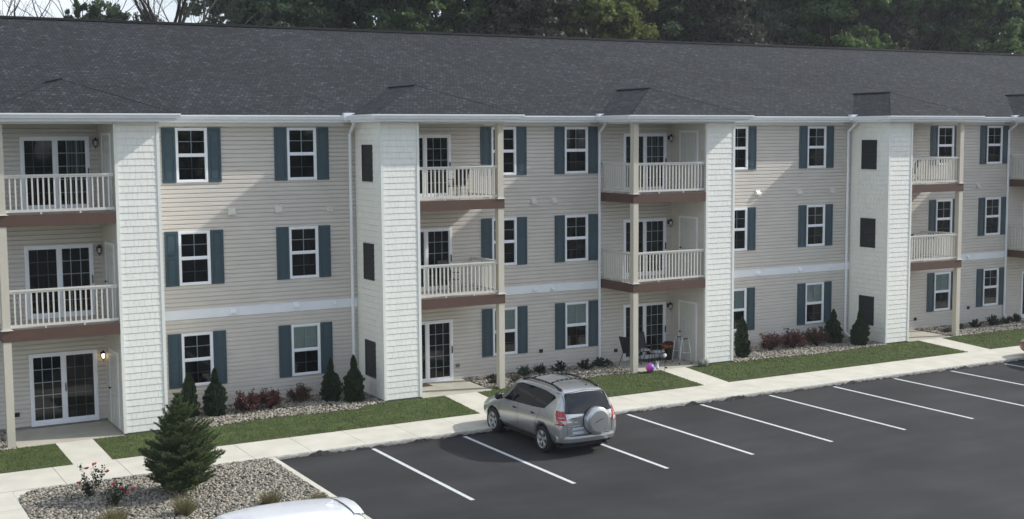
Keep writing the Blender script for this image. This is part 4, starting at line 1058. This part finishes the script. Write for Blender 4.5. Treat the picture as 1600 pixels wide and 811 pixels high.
# ---- silver SUV with a covered spare wheel
def silver_suv():
    root = empty('parked_suv', (12.02, -7.66, 0), 'silver SUV with roof rails and covered spare wheel on its tailgate', 'SUV', rz=R(0.0))
    #      y     zb   wl   zl   wm   zm   wb  zbelt  wt    zt
    st = [(-2.22,.42, .70, .48, .74, .66, .72, .95, .60, 1.04),
          (-2.20,.36, .80, .46, .86, .68, .80, .98, .66, 1.10),
          (-2.10,.33, .86, .44, .905,.70, .86,1.04, .68, 1.34),
          (-1.98,.31, .87, .42, .915,.72, .885,1.08, .665,1.60),
          (-1.88,.29, .87, .40, .915,.74, .89,1.09, .655,1.675),
          (-1.30,.27, .87, .40, .910,.74, .89,1.08, .65, 1.725),
          (-.50, .26, .865,.38, .905,.74, .89,1.05, .65, 1.74),
          (.25,  .26, .865,.38, .905,.72, .885,1.02, .64, 1.705),
          (.55,  .26, .865,.38, .905,.72, .88,1.01, .63, 1.63),
          (1.02, .26, .865,.38, .905,.71, .87, .99, .68, 1.20),
          (1.16, .26, .865,.38, .905,.71, .865,.985,.74, 1.075),
          (1.60, .27, .86, .40, .900,.70, .84, .93, .66, 1.02),
          (1.98, .29, .82, .42, .865,.66, .78, .82, .58, .90),
          (2.14, .31, .74, .44, .78, .60, .70, .72, .50, .78),
          (2.19, .36, .62, .46, .66, .58, .60, .66, .44, .70)]
    v, f = body_loft(st); wl = [(-.80, 1.34, .345), (.80, 1.34, .345), (-.80, -1.33, .345), (.80, -1.33, .345)]
    me, sh = finish_body(v, f, M['silver'], wl, .415); lobj('body', me, root)
    for (x, y, r) in wl: add_wheel(root, x, y, r, left=x < 0)
    # side glass: one panel per side plus dividing pillar lines
    side = [(1.00, 1.10), (.42, 1.52), (.10, 1.585), (-.5, 1.60), (-1.15, 1.585), (-1.62, 1.53), (-1.74, 1.48), (-1.36, 1.16), (-1.0, 1.125), (.0, 1.08), (.9, 1.05)]
    w_ = setm(sh.panel(side, '-x'), M['glasscar']); lobj('side_window', w_, root); lobj('side_window', mirror_mesh(w_, 'side_window'), root)
    trim = [sh.strip([(.30, 1.06), (.28, 1.56)], '-x', .035, .009), sh.strip([(-.78, 1.10), (-.80, 1.60)], '-x', .03, .009)]
    for t in trim:
        q = t.mesh('window_pillar', M['blackplastic']); lobj('window_pillar', q, root); lobj('window_pillar', mirror_mesh(q, 'window_pillar'), root)
    ws = setm(sh.panel([(-.60, .60), (-.70, 1.02), (.70, 1.02), (.60, .60), (0, .56)], '+z'), M['glasscar']); lobj('windshield', ws, root)
    rw = setm(sh.panel([(-.70, 1.13), (-.68, 1.17), (-.61, 1.56), (-.56, 1.60), (0, 1.62), (.56, 1.60), (.61, 1.56), (.68, 1.17), (.70, 1.13), (0, 1.09)], '-y'), M['glasscar']); lobj('rear_window', rw, root)
    # seams
    seams = [[(.98, .40), (1.0, .8), (.93, 1.03)], [(-.03, .36), (-.02, 1.07), (.0, 1.09)], [(-.86, .38), (-.9, .62), (-1.05, .86), (-1.18, .98), (-1.14, 1.13)], [(.98, .40), (-.86, .38)]]
    for s_ in seams:
        q = sh.strip(s_, '-x', .010).mesh('seam', M['blackplastic']); lobj('door_seam', q, root); lobj('door_seam', mirror_mesh(q, 'door_seam'), root)
    q = sh.strip([(1.0, .47), (-.9, .47)], '-x', .05, .012).mesh('side_moulding', M['silver']); lobj('side_moulding', q, root); lobj('side_moulding', mirror_mesh(q, 'side_moulding'), root)
    # tailgate outline
    q = sh.strip([(-.655, .50), (-.715, 1.06), (-.635, 1.60), (0, 1.65), (.635, 1.60), (.715, 1.06), (.655, .50)], '-y', .010).mesh('tailgate_seam', M['blackplastic']); lobj('tailgate_seam', q, root)
    # handles
    for y, z in ((.14, .93), (-.82, .955)):
        for sx in (-1, 1):
            h = sh.cast((3*sx, y, z), (-sx, 0, 0))[0]; g = MB(); g.box(h.x-.012, h.x+.012, y-.085, y+.085, z-.018, z+.018); g.tube((h.x, y+.03, z), (h.x+sx*.022, y+.03, z), .03, .022, 10); lobj('door_handle', (g, M['blackplastic']), root)
    # mirrors
    for sx in (-1, 1):
        g = MB(); g.lathe((sx*1.00, .82, 1.13), [(.03, -.10), (.085, -.07), (.10, 0), (.085, .08), (.03, .11)], 12, axis='x'); 
        for i, p in enumerate(g.v): g.v[i] = (p[0], .82+(p[1]-.82)*.7, p[2])
        g.tube((sx*.86, .84, 1.06), (sx*.95, .83, 1.09), .03, .03, 8); lobj('mirror', (g, M['blackplastic'], True), root)
    # tail lamps wrap the corner
    for sx in (-1, 1):
        ax = '-x' if sx < 0 else '+x'
        a = setm(sh.panel([(-2.12, 1.19), (-1.93, 1.20), (-1.94, 1.10), (-2.04, .95), (-2.12, .90)], ax, .012), M['redlens']); o = lobj('tail_lamp', a, root)
        p2 = [(sx*.90, 1.20), (sx*.70, 1.18), (sx*.69, .86), (sx*.90, .84)]
        b = setm(sh.panel(p2 if sx < 0 else p2[::-1], '-y', .012), M['redlens']); lobj('lens', b, o)
        p3 = [(sx*.84, 1.045), (sx*.73, 1.04), (sx*.73, 1.025), (sx*.84, 1.03)]; lobj('lens_bar', setm(sh.panel(p3 if sx < 0 else p3[::-1], '-y', .017), M['clearlens']), o)
        p3 = [(sx*.84, .97), (sx*.705, .96), (sx*.705, .865), (sx*.75, .865)]; lobj('lens_bar', setm(sh.panel(p3 if sx < 0 else p3[::-1], '-y', .017), M['clearlens']), o)
        a = setm(sh.panel([(1.72, .78), (1.72, .92), (2.06, .80), (2.10, .68)], ax, .01), M['clearlens']); lobj('headlamp', a, root)
    # rear bumper
    g = MB(); n = 24; prof = [(-.02, .555), (.125, .555), (.135, .50), (.10, .40), (-.02, .36)]
    rows = []
    for k in range(n+1):
        t = -1+2*k/n; x = t*.90; yb = -2.20 + .30*abs(t)**5; rows.append([(x*(1 if o_ < .01 else 1.0), yb-o_, z) for (o_, z) in prof])
    for a, b in zip(rows[:-1], rows[1:]):
        for j in range(len(prof)-1): g.quad([a[j], b[j], b[j+1], a[j+1]])
    o = lobj('rear_bumper', (g, M['silver'], True), root)
    g = MB()
    for a, b in zip(rows[2:-3], rows[3:-2]): g.quad([(a[0][0], a[0][1]-.00, .562), (a[0][0], a[0][1]-.105, .562), (b[0][0], b[0][1]-.105, .562), (b[0][0], b[0][1]-.00, .562)])
    g.box(-.72, .72, -2.10, -2.08, .30, .38); lobj('bumper_step', (g, M['blackplastic']), o)
    # spare wheel cover
    sx = .17; g = MB(); g.lathe((sx, -2.22, .905), [(.30, .06), (.36, .03), (.366, -.02), (.365, -.13), (.355, -.165), (.335, -.182), (.315, -.186), (.305, -.190), (.28, -.205), (.26, -.207), (.1, -.209), (.02, -.209)], 44, axis='y'); o = lobj('spare_wheel_cover', (g, M['silver'], True), root)
    g = MB(); g.lathe((sx, -2.205, .905), [(.30, .05), (.373, .03), (.378, -.03), (.372, -.035), (.30, -.0)], 44, axis='y'); lobj('tyre_rim', (g, M['tyre'], True), o)
    g = MB(); c_ = [(-.13, -.03), (-.03, .02), (.05, .05), (.12, .06)]
    for p, q in zip(c_[:-1], c_[1:]): g.tube((sx+p[0], -2.436, .905+p[1]), (sx+q[0], -2.436, .905+q[1]), .006, .009, 5)
    lobj('script_mark', (g, M['blackplastic']), o)
    # plate recess, plate, handle, emblem
    y0 = min(sh.cast((x_, -5, z_), (0, 1, 0))[0].y for x_, z_ in ((-.35, .70), (-.42, .93), (-.42, 1.0), (-.2, .78)))-.012
    g = MB(); g.box(-.52, -.18, y0, y0+.03, .60, .77); pl = lobj('licence_plate', (g, M['plate']), root)
    t = text_mesh('B•A9O9UB', .068, M['ink']); o = lobj('plate_text', t, pl, (-.345, y0-.003, .682)); o.rotation_euler = (R(90), 0, 0)
    g = MB(); g.box(-.52, -.17, y0-.012, y0+.03, .775, .805); lobj('plate_garnish', (g, M['chrome']), root)
    g = MB(); 
    for k in range(20):
        a0, a1 = 2*math.pi*k/20, 2*math.pi*(k+1)/20; g.tube((-.42+.055*math.cos(a0), y0+.003, .93+.035*math.sin(a0)), (-.42+.055*math.cos(a1), y0+.003, .93+.035*math.sin(a1)), .006, .006, 5)
    g.tube((-.42-.03, y0+.003, .93), (-.42+.03, y0+.003, .93), .005, .005, 5); g.tube((-.42, y0+.003, .9), (-.42, y0+.003, .96), .005, .005, 5); lobj('emblem', (g, M['chrome']), root)
    g = MB(); g.box(-.53, -.33, y0-.01, y0+.02, 1.00, 1.03); lobj('tailgate_handle', (g, M['chrome']), root)
    # roof rails, crossbars, aerial
    for sgn in (-1, 1):
        pts = []
        for y in np.linspace(.15, -1.72, 12):
            h = sh.cast((sgn*.56, y, 4), (0, 0, -1))[0]; e = min(1, (abs(y-.15)*4), (abs(y+1.72)*4)); pts.append((sgn*.56, y, h.z+.0+.06*min(1, e)))
        g = MB(); g.path(pts, .027, 8); g.box(sgn*.56-.03, sgn*.56+.03, -1.76, -1.60, pts[-1][2]-.04, pts[-1][2]+.05); g.box(sgn*.56-.03, sgn*.56+.03, .08, .2, pts[0][2]-.04, pts[0][2]+.045)
        lobj('roof_rail', (g, M['blackplastic'], True), root)
    for y in (-.35, -1.25):
        g = MB(); pts = [(x, y, sh.cast((x, y, 4), (0, 0, -1))[0].z+.085+.015*(1-(x/.56)**2)) for x in np.linspace(-.56, .56, 9)]; g.path(pts, .024, 8); lobj('crossbar', (g, M['blackplastic'], True), root)
    z = sh.cast((.28, -1.62, 4), (0, 0, -1))[0].z; g = MB(); g.lathe((.28, -1.62, z-.01), [(.05, 0), (.03, .025), (.01, .035)], 10); g.tube((.28, -1.62, z+.01), (.28, -1.70, z+.13), .005, .003, 5); lobj('aerial', (g, M['blackplastic']), root)
    # wiper, exhaust, under body
    g = MB(); g.tube((-.02, -2.10, 1.16), (.36, -2.04, 1.24), .008, .008, 5); lobj('rear_wiper', (g, M['blackplastic']), root)
    g = MB(); g.tube((.52, -1.9, .28), (.52, -2.22, .27), .028, .028, 10); lobj('exhaust', (g, M['blackplastic']), root)
    g = MB(); g.box(-.70, .70, -1.95, 1.95, .20, .27); lobj('underbody', (g, M['blackplastic']), root)
    g = MB(); g.box(-.62, .62, 2.12, 2.16, .40, .66); lobj('front_grille', (g, M['blackplastic']), root)
    return root
silver_suv()
# ---- generic hatchback / saloon
def small_car(name, loc, rz, label, cat, paint, st, wl, r_arch, side, wsp, rwp, r_w, extras):
    root = empty(name, loc, label, cat, rz=rz); v, f = body_loft(st); me, sh = finish_body(v, f, paint, wl, r_arch); lobj('body', me, root)
    for (x, y, r) in wl: add_wheel(root, x, y, r, left=x < 0)
    w_ = setm(sh.panel(side, '-x'), M['glasscar']); lobj('side_window', w_, root); lobj('side_window', mirror_mesh(w_, 'side_window'), root)
    lobj('windshield', setm(sh.panel(wsp, '+z'), M['glasscar']), root); lobj('rear_window', setm(sh.panel(rwp, '+z', cuts=5), M['glasscar']), root)
    for s_ in ([(.95, .35), (.97, .8), (.9, .95)], [(-.05, .34), (-.05, .98)], [(-.95, .36), (-1.15, .85), (-1.1, 1.0)]):
        q = sh.strip(s_, '-x', .010).mesh('seam', M['blackplastic']); lobj('door_seam', q, root); lobj('door_seam', mirror_mesh(q, 'door_seam'), root)
    for sx in (-1, 1):
        for y in (.12, -.82):
            h = sh.cast((3*sx, y, .88), (-sx, 0, 0))[0]; g = MB(); g.box(h.x-.01, h.x+.01, y-.085, y+.085, .865, .895); lobj('door_handle', (g, paint), root)
        g = MB(); g.lathe((sx*.98, .78, 1.02), [(.03, -.09), (.075, -.06), (.085, 0), (.07, .07), (.03, .09)], 12, axis='x'); g.tube((sx*.84, .80, .97), (sx*.93, .79, .99), .03, .03, 8); lobj('mirror', (g, paint, True), root)
        ax = '-x' if sx < 0 else '+x'
        lobj('tail_lamp', setm(sh.panel([(-2.12, .98), (-1.85, .97), (-1.88, .84), (-2.12, .80)], ax, .01), M['redlens']), root)
        lobj('headlamp', setm(sh.panel([(1.68, .70), (1.66, .82), (2.02, .72), (2.10, .62)], ax, .01), M['clearlens']), root)
    g = MB(); g.box(-.68, .68, -1.9, 1.9, .17, .24); lobj('underbody', (g, M['blackplastic']), root)
    g = MB(); g.box(-.26, .26, -2.215, -2.19, .50, .62); lobj('licence_plate', (g, M['plate']), root)
    g = MB(); g.box(-.5, .5, 2.08, 2.125, .34, .56); lobj('front_grille', (g, M['blackplastic']), root)
    return root, sh
hatch = [(-2.20,.40,.66,.46,.70,.62,.68,.88,.56,.98), (-2.16,.33,.78,.42,.84,.66,.78,.94,.62,1.06), (-2.02,.28,.84,.40,.885,.68,.84,1.0,.64,1.30), (-1.86,.26,.85,.38,.895,.70,.865,1.02,.66,1.50),
         (-1.70,.25,.85,.37,.895,.70,.87,1.02,.66,1.555), (-1.10,.23,.85,.36,.89,.70,.87,1.0,.655,1.60), (-.40,.22,.85,.35,.885,.70,.87,.98,.65,1.615), (.30,.22,.85,.35,.885,.69,.865,.96,.63,1.585),
         (.55,.22,.85,.35,.885,.68,.86,.95,.60,1.51), (1.10,.22,.85,.35,.885,.68,.85,.94,.64,1.12), (1.25,.22,.85,.35,.88,.67,.84,.93,.68,1.01), (1.62,.23,.84,.37,.87,.66,.81,.87,.60,.95),
         (1.96,.25,.79,.39,.83,.60,.74,.76,.52,.82), (2.12,.28,.70,.41,.74,.55,.66,.66,.44,.71), (2.17,.33,.58,.43,.62,.52,.56,.60,.40,.64)]
swl = [(-.79, 1.32, .33), (.79, 1.32, .33), (-.79, -1.30, .33), (.79, -1.30, .33)]
sid = [(.95, 1.05), (.42, 1.40), (.1, 1.46), (-.6, 1.475), (-1.2, 1.44), (-1.62, 1.36), (-1.45, 1.14), (-1.1, 1.09), (0, 1.04)]
car, sh = small_car('white_hatchback', (1.10, -15.80, 0), R(90), 'white hatchback at the bottom edge, only its roof, spoiler and roof fin in view', 'car', M['white_paint'], hatch, swl, .39, sid, [(-.58, .60), (-.66, 1.08), (.66, 1.08), (.58, .60), (0, .56)], [(-.60, -2.12), (.60, -2.12), (.56, -1.93), (0, -1.90), (-.56, -1.93)], .33, None)
g = MB()
for k in range(10):
    t0, t1 = -.60+.12*k, -.60+.12*(k+1)
    def pt(t, s): return (t, -1.72-.24*s*(1-.25*abs(t)/.6), 1.575-.020*s-.05*(abs(t)/.6)**3)
    g.quad([pt(t0, 0), pt(t0, 1), pt(t1, 1), pt(t1, 0)]); a, b = pt(t0, 1), pt(t1, 1); g.quad([a, (a[0], a[1]+.02, a[2]-.05), (b[0], b[1]+.02, b[2]-.05), b])
lobj('spoiler', (g, M['white_paint'], True), car)
g = MB(); z = sh.cast((0, -1.45, 4), (0, 0, -1))[0].z; g.quad([(-.025, -1.56, z), (.025, -1.56, z), (.012, -1.54, z+.075), (-.012, -1.54, z+.075)]); g.quad([(-.03, -1.36, z-.005), (-.025, -1.56, z), (-.012, -1.54, z+.075)]); g.quad([(.03, -1.36, z-.005), (.025, -1.56, z), (.012, -1.54, z+.075)][::-1]); g.quad([(-.03, -1.36, z-.005), (-.012, -1.54, z+.075), (.012, -1.54, z+.075), (.03, -1.36, z-.005)]); lobj('roof_fin', (g, M['white_paint']), car)
q = sh.strip([(-.62, -1.70), (.62, -1.70)], '+z', .010).mesh('tailgate_seam', M['blackplastic']); lobj('tailgate_seam', q, car)
small_car('red_car', (33.95, -8.02, 0), 0, 'dark red car parked at the right edge of the picture, only its nose in view', 'car', M['red_paint'], hatch, swl, .39, sid, [(-.58, .60), (-.66, 1.08), (.66, 1.08), (.58, .60), (0, .56)], [(-.60, -2.12), (.60, -2.12), (.56, -1.93), (0, -1.90), (-.56, -1.93)], .33, None)

# ------------------------------------------------------------------ things on patios and balconies
def chair(X, Y, Z, rz, label, cushion=None, group='outdoor chairs'):
    e = empty('patio_chair', (X, Y, Z), label, 'chair', group, rz)
    # faces +y in local coordinates
    g = MB()
    for sx in (-1, 1):
        g.path([(sx*.25, .26, 0), (sx*.25, .20, .62), (sx*.25, -.20, .60)], .013, 7); g.path([(sx*.25, -.34, 0), (sx*.25, -.12, .42), (sx*.25, -.34, 1.0)], .013, 7)
        g.path([(sx*.25, .22, .40), (sx*.25, -.14, .40)], .012, 7)
    g.path([(-.25, -.34, 1.0), (.25, -.34, 1.0)], .013, 7); g.path([(-.25, .22, .40), (.25, .22, .40)], .012, 7)
    lobj('frame', (g, M['blackplastic']), e)
    g = MB(); g.box(-.235, .235, -.14, .22, .395, .41); lobj('seat', (g, M['blackplastic']), e)
    g = MB()
    g.quad([(-.24, -.125, .42), (.24, -.125, .42), (.24, -.34, .99), (-.24, -.34, .99)]); g.quad([(-.24, -.14, .42), (.24, -.14, .42), (.24, -.355, .99), (-.24, -.355, .99)][::-1]); lobj('backrest', (g, M['blackplastic']), e)
    if cushion: g = MB(); g.box(-.22, .22, -.11, .20, .412, .47); lobj('cushion', (g, cushion), e)
    return e
def fabric():
    m = mat('striped_cushion', (.30, .30, .30), .9); n = m.node_tree.nodes; l = m.node_tree.links; tc = n.new('ShaderNodeTexCoord'); k = n.new('ShaderNodeTexVoronoi'); k.inputs['Scale'].default_value = 14
    r = n.new('ShaderNodeValToRGB'); r.color_ramp.interpolation = 'CONSTANT'; r.color_ramp.elements[0].color = (.05, .05, .055, 1); r.color_ramp.elements[1].color = (.5, .5, .5, 1); r.color_ramp.elements[1].position = .42
    l.new(tc.outputs['Object'], k.inputs['Vector']); l.new(k.outputs['Distance'], r.inputs[0]); l.new(r.outputs[0], n['Principled BSDF'].inputs['Base Color']); return m
M['fabric'] = fabric()
PZ = zg(20.5, -2)+.045
chair(19.62, -.78, PZ, R(-75), 'black patio chair with patterned cushion facing right, beside the post of the third patio', M['fabric'])
chair(20.30, -.50, PZ, R(175), 'black patio chair with patterned cushion in front of the sliding door of the third patio', M['fabric'])
e = empty('footstool', (20.62, -.95, PZ), 'low black footstool with patterned cushion between the patio chair and the flower pot', 'footstool')
g = MB()
for sx in (-1, 1):
    for sy in (-1, 1): g.path([(sx*.25, sy*.18, 0), (sx*.21, sy*.15, .36)], .013, 7)
g.box(-.24, .24, -.17, .17, .35, .375); lobj('frame', (g, M['blackplastic']), e); g = MB(); g.box(-.22, .22, -.155, .155, .376, .43); lobj('cushion', (g, M['fabric']), e)
# doormats
g = MB(); g.box(11.55, 12.05, -.62, -.12, PZ, PZ+.012); tag(obj('door_mat', g, M['dryplant']), 'brown mat on the second patio beside the sliding door', 'mat')
g = MB(); g.box(20.35, 21.3, -.62, -.12, PZ, PZ+.012); tag(obj('door_mat', g, M['blackplastic']), 'dark mat in front of the sliding door of the third patio', 'mat')
# potted flowers
e = empty('flower_pot', (21.35, -.62, PZ), 'dark planter of red and yellow chrysanthemums beside the walker', 'flower pot')
g = MB(); g.lathe((0,0,0), [(.11, 0), (.15, .30), (.165, .33), (.15, .34), (.14, .31)], 18); lobj('pot', (g, M['blackplastic'], True), e)
C = rand_unit(420)*np.array([.21, .21, .15])*rng.uniform(.75, 1, (420, 1))+np.array([0, 0, .47]); V, F = leaves(C, .055, 1.4); lobj('foliage', np_mesh('foliage', V, F, M['shrubleaf']), e)
C = rand_unit(260); C[:, 2] = np.abs(C[:, 2]); C = C*np.array([.24, .24, .18])+np.array([0, 0, .47]); low = C[:, 2] < .555
for sel, mm, nm in ((low, M['yellow_flower'], 'yellow_blooms'), (~low, M['dark_red_flower'], 'red_blooms')):
    V, F = leaves(C[sel], .06, 1.6); lobj(nm, np_mesh(nm, V, F, mm), e)
# walker
e = empty('walking_frame', (21.38, -1.38, PZ), 'folding aluminium walking frame with black hand grips by the storage door', 'walker', rz=R(80))
g = MB()
for sx in (-1, 1):
    g.path([(sx*.28, .24, .05), (sx*.25, .16, .80), (sx*.245, .11, .88), (sx*.245, -.09, .88), (sx*.25, -.14, .80), (sx*.28, -.22, .05)], .018, 8)
    g.path([(sx*.27, .20, .40), (sx*.27, -.18, .40)], .010, 6)
g.path([(-.25, .16, .78), (.25, .16, .78)], .012, 8); g.path([(-.26, .19, .55), (.26, .19, .55)], .012, 8); lobj('frame', (g, M['alu'], True), e)
for sx in (-1, 1):
    g = MB(); g.tube((sx*.245, .09, .882), (sx*.245, -.08, .882), .021, .021, 10); lobj('grip', (g, M['blackplastic']), e)
    for y in (.24, -.22): g = MB(); g.tube((sx*.282, y, 0), (sx*.28, y, .06), .02, .018, 10); lobj('rubber_foot', (g, M['blackplastic']), e)
# ornaments at the patio edge
z = zg(19.3, -2.15)+.02
e = empty('toy_ball', (19.42, -2.20, z), 'pink and purple ball lying at the foot of the third patio post', 'ball')
bm = bmesh.new(); bmesh.ops.create_uvsphere(bm, u_segments=24, v_segments=14, radius=.15)
for v in bm.verts: v.co.z += .165
for f_ in bm.faces:
    c = f_.calc_center_median(); a = math.atan2(c.y, c.x); f_.material_index = int((a+math.pi)/(2*math.pi)*6) % 3; f_.smooth = True
me = bpy.data.meshes.new('ball'); bm.to_mesh(me); bm.free()
for nm, c in (('ball_pink', (.75, .08, .42)), ('ball_purple', (.25, .08, .55)), ('ball_blue', (.22, .30, .65))): me.materials.append(mat(nm, c, .35))
lobj('ball_skin', me, e)
e = empty('rabbit_ornament', (19.72, -2.20, z), 'small white rabbit ornament on a stake beside the pink ball', 'ornament')
g = MB(); g.tube((0,0,0), (0,0,.10), .005, .005, 5); g.lathe((0,0,.08), [(.02, 0), (.05, .03), (.055, .08), (.03, .13)], 12); g.lathe((.01, 0, .19), [(.012, 0), (.036, .02), (.036, .05), (.012, .075)], 12); lobj('body', (g, M['white_orn'], True), e)
for dx in (-.03, .035): g = MB(); g.tube((dx*.4+.01, 0, .25), (dx*1.6+.01, 0, .36), .013, .010, 8); g.tube((dx*1.6+.01, 0, .36), (dx*1.8+.01, 0, .385), .010, .002, 8); lobj('ear', (g, M['white_orn'], True), e)
e = empty('garden_light', (20.02, -2.22, z), 'small solar stake light with a white globe at the edge of the third patio', 'garden light')
g = MB(); g.tube((0,0,0), (0,0,.50), .008, .008, 6); g.box(.0, .09, -.02, .02, .09, .13); lobj('stake', (g, M['metal_dark']), e); g = MB(); g.lathe((0,0,.47), [(.015, 0), (.05, .03), (.06, .07), (.05, .11), (.015, .13)], 14); lobj('globe', (g, M['white_orn'], True), e)
e = empty('stone_ornament', (21.72, -2.14, z+.02), 'small mossy stone hedgehog shape at the corner of the third white tower', 'ornament')
bm = bmesh.new(); bmesh.ops.create_icosphere(bm, subdivisions=3, radius=.16)
for v in bm.verts:
    n_ = 1+.10*math.sin(v.co.x*40)*math.sin(v.co.y*37)+random.uniform(-.05, .05); v.co = Vector((v.co.x*1.3*n_, v.co.y*.9*n_, v.co.z*.9*n_+.10))
me = bpy.data.meshes.new('s'); bm.to_mesh(me); bm.free(); me.materials.append(M['foundation']); lobj('stone_body', me, e)
# balcony furniture seen through the rails
for (X, Y, k, rz, lb) in ((12.95, -.75, 2, 120, 'chair on the top balcony right of the second tower, seen through the rails'), (32.9, -.8, 2, 60, 'chair on the top balcony right of the fourth tower'), (32.6, -.8, 1, 100, 'chair on the middle balcony right of the fourth tower'), (12.75, -.55, 1, 200, 'chair on the middle balcony right of the second tower')):
    chair(X, Y, .242+3*k, R(rz), lb, None, 'chairs on the balconies')

# ------------------------------------------------------------------ haze: one closed box of even, pale air round everything
g = MB(); g.box(-305, 505, -305, 405, -1.06, 42)
me = g.mesh('haze', []) ; hz = link('haze', me); hm = bpy.data.materials.new('haze_air'); hm.use_nodes = True; n = hm.node_tree.nodes; n.remove(n['Principled BSDF'])
pv = n.new('ShaderNodeVolumePrincipled'); pv.inputs['Color'].default_value = (.86, .91, 1, 1); pv.inputs['Density'].default_value = .00035; pv.inputs['Anisotropy'].default_value = .2
hm.node_tree.links.new(pv.outputs[0], n['Material Output'].inputs['Volume']); me.materials.append(hm)
tag(hz, 'thin pale afternoon haze that fades the far trees', 'haze', kind='stuff')
